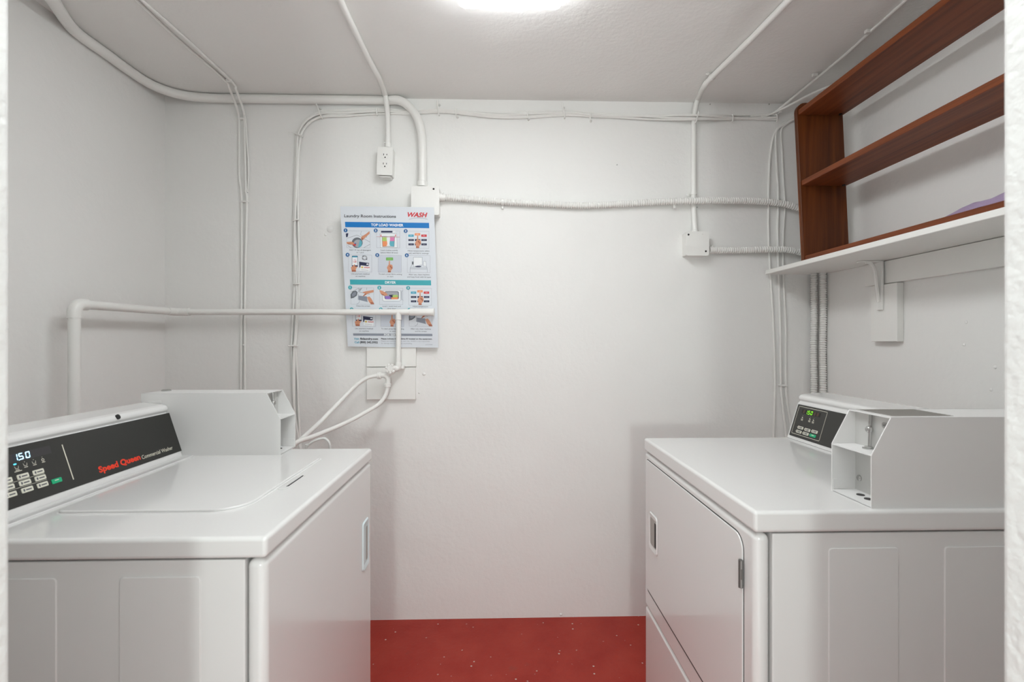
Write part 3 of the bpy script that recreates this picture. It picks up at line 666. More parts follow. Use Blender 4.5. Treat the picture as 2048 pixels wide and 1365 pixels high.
def offset_strands(base, offs, r, names, t, step=.02, m='cable_paint'):
    """strands that weave about a base path in the plane of the wall"""
    P = resample(smooth_path(base, 8), step); N = len(P)
    for k, (b0, amp, fr, ph, dep) in enumerate(offs):
        Q = []
        for i, p in enumerate(P):
            tg = (P[min(i + 1, N - 1)] - P[max(i - 1, 0)]).normalized()
            onwall = abs(p.z - ZC) > .03
            nrm = Vector((0, -1, 0)) if onwall else Vector((0, 0, -1))
            lat = tg.cross(nrm).normalized(); s = i * step
            Q.append(p + lat * (b0 + amp * math.sin(fr * s + ph)) + nrm * (dep + .35 * amp * math.cos(fr * s + ph)))
        bm = BM(); tube(bm, smooth_path(Q, 2), r, 7); obj(names, bm, m, t, True)
def tie(t, c, d, L, tail=0):
    """flat cable tie across a bundle: c centre, d direction across"""
    c = Vector(c); d = Vector(d).normalized()
    bm = BM(); tube(bm, [c - d * L / 2 + Vector((0, .008, 0)), c - d * L / 2 + Vector((0, -.003, 0)), c + Vector((0, -.007, 0)), c + d * L / 2 + Vector((0, -.003, 0)), c + d * (L / 2 + tail) + Vector((0, .006 if not tail else -.010, 0))], .0032, 6)
    o = obj('cable_tie', bm, 'cable_paint', t, True)
    if tail:
        bm = BM(); e = c + d * (L / 2 + tail * .62) + Vector((.006, .0, 0)); lathe(bm, (e.x, YB, e.z), (0, -1, 0), [(.0055, 0), (.0045, .010), (.002, .014)], 8); obj('tie_mount', bm, 'cable_paint', o, True)

# bundle of thin cables along the top of the back wall and down its left part
bd = [BW(1556, 236, .007), BW(1470, 236, .007), BW(1396, 233.5, .036), BW(1330, 233.5, .012), BW(1240, 232, .007), BW(1185, 231, .007), BW(1128, 228, .007), BW(1055, 229.5, .007), BW(985, 229, .007), BW(912, 223.5, .007), BW(877, 222, .008), BW(845, 224, .006), BW(812, 225, .004), BW(776, 223, .006), BW(735, 223, .007), BW(690, 226, .007), BW(645, 229, .007),
      BW(620, 240, .007), BW(603, 260, .007), BW(597.5, 282, .007), BW(594.5, 330, .007), BW(590.5, 420, .007), BW(592, 500, .007), BW(594.5, 570, .007), BW(592, 640, .007), BW(588.5, 700, .007), BW(589.5, 770, .007), BW(592, 830, .007), BW(598, 885, .007), BW(606, 960, .007), BW(610, 1100, .007)]
bt = thing('cable_bundle', 'bundle of thin white cables tied along the top of the back wall', 'cable bundle', BW(640, 230, 0))
offset_strands(bd, [(-.009, .0045, 9, 0, .000), (-.003, .006, 7.3, 2, .002), (.003, .005, 8.2, 4, .000), (.009, .005, 6.5, 1, .001), (.0, .004, 11, 3, .006)], .0047, 'strand', bt)
for px, py, d, L, tl in ((597, 270, (.95, 0, -.30), .034, 0), (641, 229, (-.35, 0, .95), .03, .030), (877, 222, (-.12, 0, 1), .034, .026), (1128, 228, (-.2, 0, 1), .034, .028), (1394, 234, (.25, 0, 1), .046, .004), (754, 224, (0, 0, -1), .026, 0), (912, 224, (0, 0, -1), .028, .004), (1055, 230, (0, 0, -1), .024, .002), (1180, 232, (0, 0, -1), .028, .004), (1465, 236, (0, 0, -1), .028, 0), (1553, 236, (.1, 0, -1), .030, 0), (588, 692, (-1, 0, 0), .026, .008), (593, 568, (1, 0, 0), .022, 0), (591, 441, (1, 0, .3), .022, 0)):
    tie(bt, BW(px, py, .018 if px != 1394 else .046), d, L, tl)
bm = BM(); tube(bm, [BW(597, 270, .014) + Vector((-.014, 0, .004)), BW(584, 265, .020), BW(578, 264, .028)], .0022, 6); obj('tie_tail', bm, 'cable_paint', bt, True)

# pair of cables from the ceiling down the left part of the back wall
cp_ = thing('cable_run', 'pair of thin white cables running from the ceiling down to the washer coin box', 'cable', BW(485, 240, 0))
def run(t, pts, r=.0050, m='cable_paint', nm='strand'):
    bm = BM(); tube(bm, smooth_path(pts, 6), r, 8); obj(nm, bm, m, t, True)
run(cp_, [CE(258, -12, .005), CE(272, 0, .005), CE(350, 74, .005), CE(446, 157, .006), CE(458, 175, .020), BW(469, 203, .042), BW(475, 220, .026), BW(478, 238, .007), BW(478.5, 300, .006), BW(479, 350, .006), BW(483, 395, .006), BW(483.5, 500, .006), BW(483, 610, .006), BW(482.5, 700, .006), BW(482, 790, .006), BW(482, 900, .006)])
run(cp_, [CE(268, -14, .006), CE(283, 0, .005), CE(370, 76, .005), CE(462, 162, .006), CE(472, 180, .020), BW(482, 206, .042), BW(487, 222, .026), BW(489, 240, .007), BW(490, 300, .006), BW(492, 380, .006), BW(494, 400, .006), BW(492, 500, .006), BW(490, 610, .006), BW(490, 700, .006), BW(490, 790, .006), BW(490, 900, .006)], .0052)
run(cp_, [BW(488, 224, .020), BW(491, 240, .010), BW(494.5, 290, .006), BW(497, 330, .006), BW(496.5, 370, .006), BW(494.5, 384, .010)], .0036)
for px, py, w in ((483.5, 237, 15), (488.5, 403, 15)):
    a = BW(px - w / 2, py, .011); b = BW(px + w / 2, py, .011)
    bm = BM(); box(bm, (a.x, YB - .0125, a.z - .0035), (b.x, YB - .0005, a.z + .0035), .001, 1); obj('clip', bm, 'cable_paint', cp_)
for px, py in ((484, 218), (491, 382), (487, 690)):
    a = BW(px, py, .008); bm = BM(); lathe(bm, a, (0, -1, 0), [(.004, 0), (.004, .004), (.0006, .005)], 8); obj('clip_nail', bm, 'cable_paint', cp_, True)
a = CE(458, 160, .004); bm = BM(); box(bm, (a.x - .012, a.y - .006, ZC - .012), (a.x + .012, a.y + .006, ZC - .0005), .001, 1); obj('clip', bm, 'cable_paint', cp_)

# three thin cables on the right of the back wall
def behind(px, py): return BW(px, py, .006)
for lab, pts, rr in (('leftmost of three thin white cables running down beside the brown shelf unit', [BW(1606, 226, .010), BW(1588, 235, .008), BW(1567, 246, .007), BW(1552, 262, .006), BW(1544, 285, .006), BW(1539, 330, .006), BW(1537, 390, .006), BW(1537, 470, .006), BW(1540, 540, .006), BW(1546, 640, .006), BW(1549.5, 740, .006), BW(1549, 810, .006), BW(1547, 880, .006), BW(1546, 1000, .006)], .0048),
                     ('middle one of three thin white cables running down beside the brown shelf unit', [BW(1608, 231, .012), BW(1590, 237, .014), BW(1570, 248, .014), BW(1555, 258, .010), BW(1551, 275, .006), BW(1553, 330, .006), BW(1556, 390, .006), BW(1555, 470, .006), BW(1557, 550, .006), BW(1560, 650, .006), BW(1561.5, 770, .006), BW(1566, 820, .006), BW(1572, 870, .006), BW(1580, 1000, .006)], .0054),
                     ('rightmost of three thin white cables, closest to the brown shelf unit', [BW(1612, 236, .010), BW(1592, 239, .010), BW(1573, 248, .010), BW(1562, 262, .008), BW(1563.5, 300, .006), BW(1567, 370, .006), BW(1569.5, 415, .006), BW(1566, 480, .006), BW(1567, 560, .006), BW(1571, 660, .006), BW(1571.5, 770, .006), BW(1576, 820, .006), BW(1583, 865, .006), BW(1592, 1000, .006)], .0048)):
    bm = BM(); tube(bm, smooth_path(pts, 6), rr, 8); tag(obj('thin_cable', bm, 'cable_paint', None, True, origin=pts[3]), lab, 'cable', 'three thin cables in the right corner')
bm = BM(); a = BW(1559.5, 771, .010); b = BW(1574, 771, .010); box(bm, (a.x, YB - .013, a.z - .004), (b.x, YB - .0108, a.z + .004)); box(bm, (a.x - .001, YB - .0108, a.z - .003), (a.x + .001, YB, a.z + .003)); box(bm, (b.x - .001, YB - .0108, a.z - .003), (b.x + .001, YB, a.z + .003))
tag(obj('cable_clip', bm, 'cable_paint', None, origin=a), 'small white clip holding two thin cables above the dryer', 'clip')

# cables fanning out over the ceiling to the right
cc = thing('ceiling_cable', 'white cable nailed along the ceiling towards the brown shelf unit', 'cable', CE(1633, 152, 0))
run(cc, [CE(1838, -26, .007), CE(1812, 0, .007), CE(1738, 66, .007), CE(1690, 110, .009), CE(1634, 156, .009), CE(1590, 192, .012), BW(1552, 223, .022), BW(1536, 229, .008), BW(1500, 233, .006)], .0054)
for px, py in ((1738, 63), (1631, 150)):
    a = CE(px, py, .006); bm = BM(); box(bm, a + Vector((-.013, -.007, -.007)), a + Vector((.006, .007, .0055)), .0018, 2); obj('cable_clip', bm, 'cable_paint', cc)
cs = thing('slack_cable', 'slack white cable disappearing behind the top of the brown shelf unit', 'cable', BW(1550, 224, 0))
run(cs, [Vector((1.41, 1.72, 2.225)), Vector((1.385, 1.80, 2.222)), PL(1690, 166, Vector((0, 1.87, 0)), Vector((0, 1, 0))), PL(1655, 174, Vector((0, 1.94, 0)), Vector((0, 1, 0))), PL(1618, 190, Vector((0, 2.02, 0)), Vector((0, 1, 0))), BW(1580, 210, .060), BW(1554, 223, .026), BW(1535, 231, .010), BW(1520, 234, .010)], .0046)
bm = BM(); a = BW(1554, 226, .004); box(bm, a + Vector((-.006, -.03, -.012)), a + Vector((.006, .0, .010)), .002, 2); obj('cable_clip', bm, 'cable_paint', cs)

# ------------------------------------------------------------------ water pipe, valve, hoses, backing boards
PXP, PYP, RP = -1.365, YB - .062, .0128
wp = thing('water_pipe', 'white water pipe rising behind the washer and crossing the back wall over the poster', 'water pipe', (-1.365, 1.6, .4))
ze, zc = 1.350, 1.353
ye = 1.592
R1 = .0165
bm = BM(); tube(bm, [(PXP, ye, .45), (PXP, ye, ze - .040)], R1, 16); obj('riser', bm, 'pipe_paint', wp, True)
bm = BM(); P = []
for k in range(9):
    a = math.radians(90 * k / 8); r = .028; P.append((PXP, ye + r - r * math.cos(a), ze - r + r * math.sin(a)))
tube(bm, [(PXP, ye, ze - .046)] + P + [(PXP, ye + .046, ze)], R1 + .0025, 16); obj('elbow', bm, 'pipe_paint', wp, True)
bm = BM(); tube(bm, [(PXP, ye + .04, ze), (PXP, PYP - .03, zc)], .0150, 16); obj('side_run', bm, 'pipe_paint', wp, True)
bm = BM(); P = [Vector((PXP, PYP - .055, zc))]
for k in range(7):
    a = math.radians(90 * k / 6); r = .024; P.append(Vector((PXP + r - r * math.cos(a), PYP - r + r * math.sin(a), zc)))
P.append(Vector((PXP + .055, PYP, zc))); tube(bm, P, .0165, 14); obj('corner_elbow', bm, 'pipe_paint', wp, True)
xe = BW(868, 625, .062).x; xt = BW(797, 625, .062).x; xs = BW(820, 625, .062).x
bm = BM(); tube(bm, [(PXP + .04, PYP, zc), (xs, PYP, zc + .001)], RP, 14); obj('wall_run', bm, 'pipe_paint', wp, True)
bm = BM(); lathe(bm, (xs - .002, PYP, zc + .001), (1, 0, 0), [(RP + .001, 0), (RP + .003, .003), (RP + .003, xe - xs - .004), (RP + .0045, xe - xs - .002), (RP + .0045, xe - xs + .003), (.002, xe - xs + .004)], 16); obj('end_cap', bm, 'pipe_paint', wp, True)
zv = BW(796, 735, .062).z
bm = BM(); lathe(bm, (xt, PYP, zc), (0, 0, -1), [(.0132, 0), (.0132, .032), (.0115, .033)], 14); obj('tee_socket', bm, 'pipe_paint', wp, True)
bm = BM(); tube(bm, [(xt, PYP, zc - .02), (xt - .001, PYP, zv + .01)], .0108, 14); obj('drop_pipe', bm, 'pipe_paint', wp, True)
bm = BM(); lathe(bm, (xt - .001, PYP, zv + .022), (0, 0, -1), [(.0118, 0), (.0128, .002), (.0132, .022), (.011, .030), (.004, .036)], 14); obj('drop_elbow', bm, 'pipe_paint', wp, True)
# wall flange ear behind the drop elbow
bm = BM(); box(bm, (xt - .022, PYP + .006, zv - .008), (xt + .022, YB - .0215, zv + .006), .003, 2); obj('flange', bm, 'pipe_paint', wp, True)

vl = thing('hose_valve', 'white painted hose valve with round handwheel on the backing boards', 'valve', BW(775, 745, .05))
vc = BW(780.5, 738, .105)
bm = BM(); tube(bm, smooth_path([(xt - .001, PYP - .004, zv - .006), (vc.x + .008, PYP - .010, vc.z - .001), (vc.x + .001, PYP - .014, vc.z - .012), BW(771, 752, .070)], 5), .0125, 12); obj('valve_body', bm, 'pipe_paint', vl, True)
bm = BM(); tube(bm, [(vc.x, PYP - .01, vc.z), vc + Vector((0, .004, 0))], .006, 10); obj('stem', bm, 'pipe_paint', vl, True)
bm = BM(); lathe(bm, vc + Vector((0, .005, 0)), (0, -1, 0), [(.0135, 0), (.0145, .002), (.0145, .006), (.011, .009), (.010, .008), (.0005, .008)], 18); hwl = obj('handwheel', bm, 'pipe_paint', vl, True)
for k in range(7):
    a = 2 * math.pi * k / 7 + .2; q = vc + Vector((math.cos(a) * .0165, 0, math.sin(a) * .0165))
    bm = BM(); lathe(bm, q + Vector((0, .004, 0)), (0, -1, 0), [(.0052, 0), (.0062, .002), (.0062, .006), (.003, .008)], 9); obj('wheel_lobe', bm, 'pipe_paint', hwl, True)
e0 = BW(757, 751.5, .078); e1 = BW(769, 751.5, .078); e2 = BW(775.5, 757, .078); e3 = BW(776, 768, .078)
bm = BM(); tube(bm, smooth_path([e0, e1, e2, e3], 6), .0108, 12); obj('outlet_elbow', bm, 'pipe_paint', vl, True)
bm = BM(); lathe(bm, BW(754.5, 751.8, .078), (1, 0, 0), [(.0125, 0), (.0150, .0015), (.0150, .008), (.0135, .0095), (.0150, .011), (.0150, .016), (.013, .017)], 16); obj('hose_coupling', bm, 'pipe_paint', vl, True)
bm = BM(); lathe(bm, BW(775, 766.5, .078), (0, 0, -1), [(.0125, 0), (.0152, .0015), (.0152, .008), (.0138, .0095), (.0152, .011), (.0152, .016), (.013, .017)], 16); obj('hose_coupling', bm, 'pipe_paint', vl, True)

def hose(label, pts):
    t = thing('water_hose', label, 'hose', pts[0], 'hoses to the washer')
    bm = BM(); tube(bm, smooth_path(pts, 8), .0085, 12); obj('hose_tube', bm, 'pipe_paint', t, True)
    bm = BM(); P = smooth_path(pts, 8); tube(bm, P[:6], .0096, 12); obj('ferrule', bm, 'pipe_paint', t, True)
hose('upper white hose curving from the valve elbow down behind the washer', [BW(756, 751.8, .078), BW(746, 753, .080), BW(735, 756, .085), BW(720, 765, .095), BW(700, 783, .115), BW(670, 814, .17), BW(640, 845, .24), BW(604, 878, .34), BW(575, 905, .42), BW(550, 960, .47)])
hose('lower white hose hanging in a wider curve from the valve to the washer', [BW(775, 772, .078), BW(774, 782, .080), BW(769, 795, .085), BW(757, 809, .10), BW(735, 823, .13), BW(700, 842, .19), BW(660, 860, .27), BW(620, 876, .36), BW(596, 884, .42), BW(570, 905, .46), BW(540, 960, .50)])
bb = thing('backing_board', 'two white painted boards stacked on the wall behind the hose valve', 'board', BW(782, 740, 0))
a = BW(733, 734.2, .020); b = BW(832, 672, .020); bm = BM(); box(bm, (a.x, YB - .020, a.z), (b.x, YB - .0005, b.z), .0015, 1); obj('plank', bm, 'board_paint', bb)
a = BW(733, 800, .020); b = BW(831, 735.6, .020); bm = BM(); box(bm, (a.x, YB - .0195, a.z), (b.x, YB - .0005, b.z), .0015, 1); obj('plank', bm, 'board_paint', bb)
# loop of clear tube and a dark flex behind the washer
P = [PL(px, py, Vector((0, 1.60, 0)), Vector((0, 1, 0))) for px, py in ((612, 905), (616, 893), (626, 884), (640, 878.5), (650, 878), (657, 884), (659.5, 893), (660, 906))]
bm = BM(); tube(bm, smooth_path([Vector((P[0].x - .01, 1.62, .6))] + P + [Vector((P[-1].x + .005, 1.60, .62))], 6), .0042, 8)
tag(obj('drain_tube', bm, 'clear_plastic', None, True, origin=P[3]), 'small pale loop of tube just behind the washer worktop', 'tube')
# pipe on the left wall at the edge of the doorway
lp = thing('drain_pipe', 'white vertical pipe on the left wall beside the doorway', 'pipe', (XL + .013, 1.446, 0))
bm = BM(); tube(bm, [(XL + .013, 1.446, 0), (XL + .013, 1.446, ZC - .0005)], .0105, 14); obj('tube', bm, 'pipe_paint', lp, True)
bm = BM(); lathe(bm, (XL + .013, 1.446, 1.265), (0, 0, 1), [(.0108, 0), (.0128, .001), (.0128, .019), (.0108, .020)], 14); obj('coupling', bm, 'pipe_paint', lp, True)

# ------------------------------------------------------------------ poster: a stiff sheet leaning on the box above, tucked behind the pipe
pt_top, pt_bot = BW(770, 413.5, .078), BW(785, 695, .026)
pn = Vector((0, (pt_top - pt_bot).z, -(pt_top - pt_bot).y)).normalized()
if pn.y > 0: pn = -pn
po = thing('instruction_poster', 'laundry instruction poster with blue and teal headings on the back wall', 'poster', pt_bot)
def P8(cx, cy, w=0.0): return PL(670 + cx / 4.4045, 400 + cy / 4.4045, pt_top, pn) + pn * w
PR = .0004
bm = BM(); prism(bm, [P8(x, y) for x, y in ((46, 58), (460, 60), (872, 66), (893, 660), (912, 1303), (520, 1300), (113, 1293), (80, 680))], -pn * .0012); obj('sheet', bm, 'paper', po)
PM = ['p_black', 'p_red', 'p_blue', 'p_teal', 'p_grey', 'p_white', 'p_line', 'p_box', 'p_skin', 'p_skin2', 'p_navy', 'p_green', 'p_orange', 'p_pink', 'p_lime', 'p_aqua', 'p_purple', 'p_drum', 'p_text', 'p_pale', 'p_cyan', 'p_badge', 'p_yellow', 'paper']
MI = {n: i for i, n in enumerate(PM)}
def pobj(name, bm, parent=po, label=None): return obj(name, bm, PM, parent, label=label)
lay = [0]
def poly(bm, pts, m, w=PR): face(bm, [P8(x, y, w) for x, y in pts], MI[m])
def line(bm, a, b, m='p_line', t=1.6, w=PR * 2):
    dx, dy = b[0] - a[0], b[1] - a[1]; L = math.hypot(dx, dy) or 1; nx, ny = -dy / L * t / 2, dx / L * t / 2
    poly(bm, [(a[0] + nx, a[1] + ny), (b[0] + nx, b[1] + ny), (b[0] - nx, b[1] - ny), (a[0] - nx, a[1] - ny)], m, w)
def path(bm, pts, m='p_line', t=1.6, w=PR * 2, closed=False):
    for a, b in zip(pts, pts[1:] + ([pts[0]] if closed else [])): line(bm, a, b, m, t, w)
def txt(bm, s, x0, yb, x1, h, m='p_text', bold=0, shear=0, centre=None, tilt=.012, w=PR * 2):
    f = lambda a, b: P8(a, b + (a - x0 if centre is None else a - centre) * tilt, w)
    put_text(bm, s, f, x0, yb, x1, h, MI[m], bold, shear, centre, sgn=-1)
bm = BM(); txt(bm, 'Laundry Room Instructions', 82, 153, 537, 25, 'p_black', .012); pobj('title_lettering', bm)
bm = BM(); txt(bm, 'WASH', 640, 149, 815, 38, 'p_red', .035, .28, tilt=.02)
path(bm, [(652, 172), (690, 163), (735, 159), (780, 163), (815, 172)], 'p_grey', 2.6); pobj('maker_logo', bm)
def banner(x0, x1, y0, y1, tl, m, s, xa, xb, h):
    bm = BM(); poly(bm, [(x0, y0), (x1, y0 + tl), (x1 + 2, y1 + tl), (x0 + 3, y1)], m); b = pobj('heading_band', bm)
    bm = BM(); txt(bm, s, xa, (y0 + y1) / 2 + h / 2 + tl * (xa - x0) / (x1 - x0), xb, h, 'p_white', .035, w=PR * 2); pobj('heading_lettering', bm, b)
banner(88, 828, 194, 241, 9, 'p_blue', 'TOP LOAD WASHER', 318, 603, 22)
banner(131, 845, 702, 747, 7, 'p_teal', 'DRYER', 441, 537, 20)
banner(159, 856, 1177, 1197, 4, 'p_grey', 'FOR SERVICE', 432, 588, 14)
def fist(bm, x, y, s=1.0, w=PR * 3):
    poly(bm, [(x - 8 * s, y - 2 * s), (x - 4 * s, y - 44 * s), (x + 5 * s, y - 44 * s), (x + 6 * s, y)], 'p_skin', w)
    poly(bm, [(x + dx * s, y + dy * s) for dx, dy in ((-14, 0), (4, -10), (26, -6), (32, 16), (24, 40), (14, 48), (14, 66), (-14, 66), (-14, 44), (-24, 24))], 'p_skin', w + .0001)
    for k in range(3): poly(bm, circ(x + (8 + k * 8) * s, y + (8 + k * 9) * s, 6 * s, 8 * s, 10), 'p_skin2', w + .0002)
    poly(bm, [(x - 14 * s, y + 50 * s), (x + 14 * s, y + 54 * s), (x + 14 * s, y + 66 * s), (x - 14 * s, y + 66 * s)], 'p_skin2', w + .0002)
def hand(bm, pts, shade, w=PR * 3):
    poly(bm, pts, 'p_skin', w); poly(bm, shade, 'p_skin2', w + .0001)
def pic_base(x0, y0, x1, y1):
    bm = BM(); poly(bm, [(x0, y0), (x1, y0 + 2), (x1, y1 + 2), (x0, y1)], 'p_box' if False else 'paper', PR)
    path(bm, [(x0, y0), (x1, y0 + 2), (x1, y1 + 2), (x0, y1)], 'p_pale', 1.6, PR * 1.5, True); return bm
def drum_pic(x, y):
    bm = pic_base(x, y, x + 205, y + 150)
    poly(bm, [(x - 8, y + 25), (x + 14, y + 22), (x + 8, y + 55), (x - 6, y + 58)], 'p_navy', PR * 2)
    path(bm, [(x + 5, y + 66), (x + 90, y + 38), (x + 205, y + 100)], 'p_black', 1.8); path(bm, [(x + 8, y + 130), (x + 40, y + 152)], 'p_black', 1.8); path(bm, [(x + 130, y + 4), (x + 120, y + 36), (x + 175, y + 60), (x + 180, y + 30)], 'p_line', 1.8); path(bm, [(x + 205, y + 120), (x + 150, y + 150)], 'p_black', 1.8)
    poly(bm, circ(x + 92, y + 106, 48, 46, 24), 'p_drum', PR * 2.2); poly(bm, circ(x + 98, y + 112, 36, 34, 24), 'p_pale', PR * 2.5); poly(bm, [(x + 98, y + 150), (x + 118, y + 78), (x + 136, y + 100), (x + 130, y + 138)], 'p_aqua', PR * 2.8)
    hand(bm, [(x + 125, y + 70), (x + 130, y + 52), (x + 170, y + 28), (x + 200, y + 4), (x + 202, y + 26), (x + 168, y + 56), (x + 140, y + 86)], [(x + 125, y + 70), (x + 140, y + 62), (x + 148, y + 74), (x + 140, y + 86)])
    hand(bm, [(x - 2, y + 100), (x + 40, y + 96), (x + 70, y + 108), (x + 78, y + 122), (x + 50, y + 124), (x + 0, y + 112)], [(x + 0, y + 112), (x + 30, y + 116), (x + 50, y + 124), (x + 12, y + 120)])
    poly(bm, [(x + 56, y + 122), (x + 84, y + 116), (x + 80, y + 132), (x + 62, y + 134)], 'p_red', PR * 4); poly(bm, [(x + 62, y + 110), (x + 84, y + 108), (x + 80, y + 120)], 'p_blue', PR * 4); return bm
def load_pic(x, y):
    bm = pic_base(x, y, x + 205, y + 150)
    poly(bm, [(x + 40, y + 2), (x + 140, y + 2), (x + 140, y + 17), (x + 40, y + 17)], 'p_navy', PR * 2); poly(bm, [(x + 146, y + 2), (x + 166, y + 2), (x + 166, y + 17), (x + 146, y + 17)], 'p_white', PR * 2)
    poly(bm, [(x + 30, y + 26), (x + 178, y + 26), (x + 182, y + 150), (x + 34, y + 150)], 'p_white', PR * 2); path(bm, [(x + 30, y + 26), (x + 178, y + 26), (x + 182, y + 150), (x + 34, y + 150)], 'p_line', 1.8, PR * 2.5, True)
    for q, m in ((((52, 58), (104, 58), (104, 92), (52, 92)), 'p_lime'), (((104, 58), (158, 58), (158, 92), (104, 92)), 'p_pink'), (((52, 92), (104, 92), (104, 136), (56, 140)), 'p_orange'), (((104, 92), (158, 92), (154, 140), (104, 136)), 'p_aqua')): poly(bm, [(x + a, y + b) for a, b in q], m, PR * 3)
    poly(bm, [(x + 92, y + 44), (x + 116, y + 44), (x + 120, y + 70), (x + 114, y + 120), (x + 122, y + 134), (x + 88, y + 134), (x + 96, y + 120), (x + 90, y + 70)], 'p_white', PR * 4)
    path(bm, [(x + 50, y + 50), (x + 160, y + 50), (x + 156, y + 142), (x + 54, y + 142)], 'p_drum', 2.4, PR * 4, True)
    line(bm, (x, y + 53), (x + 205, y + 56), 'p_red', 1.8, PR * 5)
    for xx in (40, 168): poly(bm, [(x + xx - 3, y + 34), (x + xx + 3, y + 34), (x + xx + 3, y + 52), (x + xx - 3, y + 52)], 'p_red', PR * 5)
    return bm
def panel_pic(x, y):
    bm = pic_base(x, y, x + 200, y + 150)
    for k, m in enumerate(('p_cyan', 'p_orange', 'p_red')):
        xx = x + 18 + k * 57; yy = y + (30 if k != 1 else 18); poly(bm, [(xx, yy), (xx + 48, yy), (xx + 48, yy + 20), (xx, yy + 20)], m, PR * 2); line(bm, (xx + 14, yy + 10), (xx + 34, yy + 10), 'p_white', 2.2, PR * 2.5)
    for r in range(2):
        for k in range(3):
            xx = x + 19 + k * 57; yy = y + 70 + r * 38; poly(bm, [(xx, yy), (xx + 48, yy), (xx + 48, yy + 17), (xx, yy + 17)], 'p_navy', PR * 2); line(bm, (xx + 12, yy + 9), (xx + 36, yy + 9), 'p_pale', 2.2, PR * 2.5)
    fist(bm, x + 100, y + 84, .98); return bm
def pay_pic(x, y):
    bm = pic_base(x, y, x + 205, y + 150)
    poly(bm, rrect(x + 30, x + 82, y + 8, y + 108, 6, 3), 'p_navy', PR * 2); poly(bm, [(x + 33, y + 20), (x + 79, y + 20), (x + 79, y + 92), (x + 33, y + 92)], 'p_white', PR * 2.4); poly(bm, [(x + 33, y + 12), (x + 79, y + 12), (x + 79, y + 22), (x + 33, y + 22)], 'p_cyan', PR * 2.6)
    txt(bm, '1.50', x + 42, y + 68, x + 70, 18, 'p_red', .02, w=PR * 3); line(bm, (x + 44, y + 42), (x + 68, y + 42), 'p_pink', 3, PR * 3)
    hand(bm, [(x + 22, y + 110), (x + 40, y + 98), (x + 52, y + 84), (x + 60, y + 86), (x + 56, y + 102), (x + 80, y + 104), (x + 66, y + 124), (x + 66, y + 148), (x + 30, y + 148)], [(x + 30, y + 148), (x + 30, y + 132), (x + 66, y + 136), (x + 66, y + 148)])
    poly(bm, circ(x + 142, y + 26, 24, 22, 18), 'p_pale', PR * 2); poly(bm, circ(x + 142, y + 26, 14, 11, 14), 'paper', PR * 2.5)
    for q in (((120, 10), (136, 4), (132, 18)), ((166, 30), (164, 46), (152, 40)), ((128, 44), (118, 34), (134, 32))): poly(bm, [(x + a, y + b) for a, b in q], 'p_drum', PR * 3)
    poly(bm, [(x + 94, y + 60), (x + 182, y + 72), (x + 178, y + 96), (x + 104, y + 112), (x + 96, y + 112)], 'p_navy', PR * 2); poly(bm, [(x + 160, y + 76), (x + 178, y + 78), (x + 176, y + 88), (x + 158, y + 88)], 'p_white', PR * 2.5)
    poly(bm, [(x + 108, y + 92), (x + 192, y + 102), (x + 184, y + 150), (x + 100, y + 138)], 'p_white', PR * 3); txt(bm, 'WASH', x + 138, y + 117, x + 188, 12, 'p_red', .03, .2, w=PR * 4); poly(bm, [(x + 114, y + 102), (x + 130, y + 104), (x + 128, y + 117), (x + 112, y + 115)], 'p_yellow', PR * 4); line(bm, (x + 112, y + 130), (x + 176, y + 138), 'p_line', 2, PR * 4)
    return bm
def start_pic(x, y):
    bm = pic_base(x, y, x + 205, y + 150); poly(bm, [(x, y), (x + 205, y + 2), (x + 205, y + 152), (x, y + 150)], 'p_box', PR * 1.2)
    poly(bm, rrect(x + 70, x + 132, y + 20, y + 46, 4, 3), 'p_green', PR * 2); line(bm, (x + 84, y + 33), (x + 118, y + 33), 'p_lime', 4, PR * 3); fist(bm, x + 100, y + 90, .92); return bm
def clean_pic(x, y):
    bm = pic_base(x, y, x + 200, y + 150)
    poly(bm, [(x + 54, y + 16), (x + 100, y + 16), (x + 104, y + 98), (x + 54, y + 98)], 'p_white', PR * 2); path(bm, [(x + 54, y + 16), (x + 130, y + 16), (x + 132, y + 84), (x + 54, y + 98)], 'p_line', 2, PR * 3, True); poly(bm, [(x + 56, y + 18), (x + 128, y + 18), (x + 130, y + 82), (x + 58, y + 82)], 'p_white', PR * 2.2)
    poly(bm, circ(x + 96, y + 98, 28, 6, 14), 'p_navy', PR * 3); poly(bm, [(x + 40, y + 54), (x + 54, y + 54), (x + 54, y + 80), (x + 40, y + 80)], 'p_drum', PR * 3)
    poly(bm, [(x + 142, y + 52), (x + 162, y + 52), (x + 168, y + 96), (x + 142, y + 94)], 'p_white', PR * 2); path(bm, [(x + 142, y + 52), (x + 162, y + 52), (x + 168, y + 96), (x + 142, y + 94)], 'p_line', 2, PR * 3, True)
    path(bm, [(x + 40, y + 80), (x + 24, y + 116), (x + 24, y + 150)], 'p_line', 2); path(bm, [(x + 168, y + 96), (x + 174, y + 116), (x + 176, y + 150)], 'p_line', 2); path(bm, [(x + 24, y + 108), (x + 174, y + 110)], 'p_line', 2); path(bm, [(x + 24, y + 118), (x + 174, y + 120)], 'p_line', 2); return bm
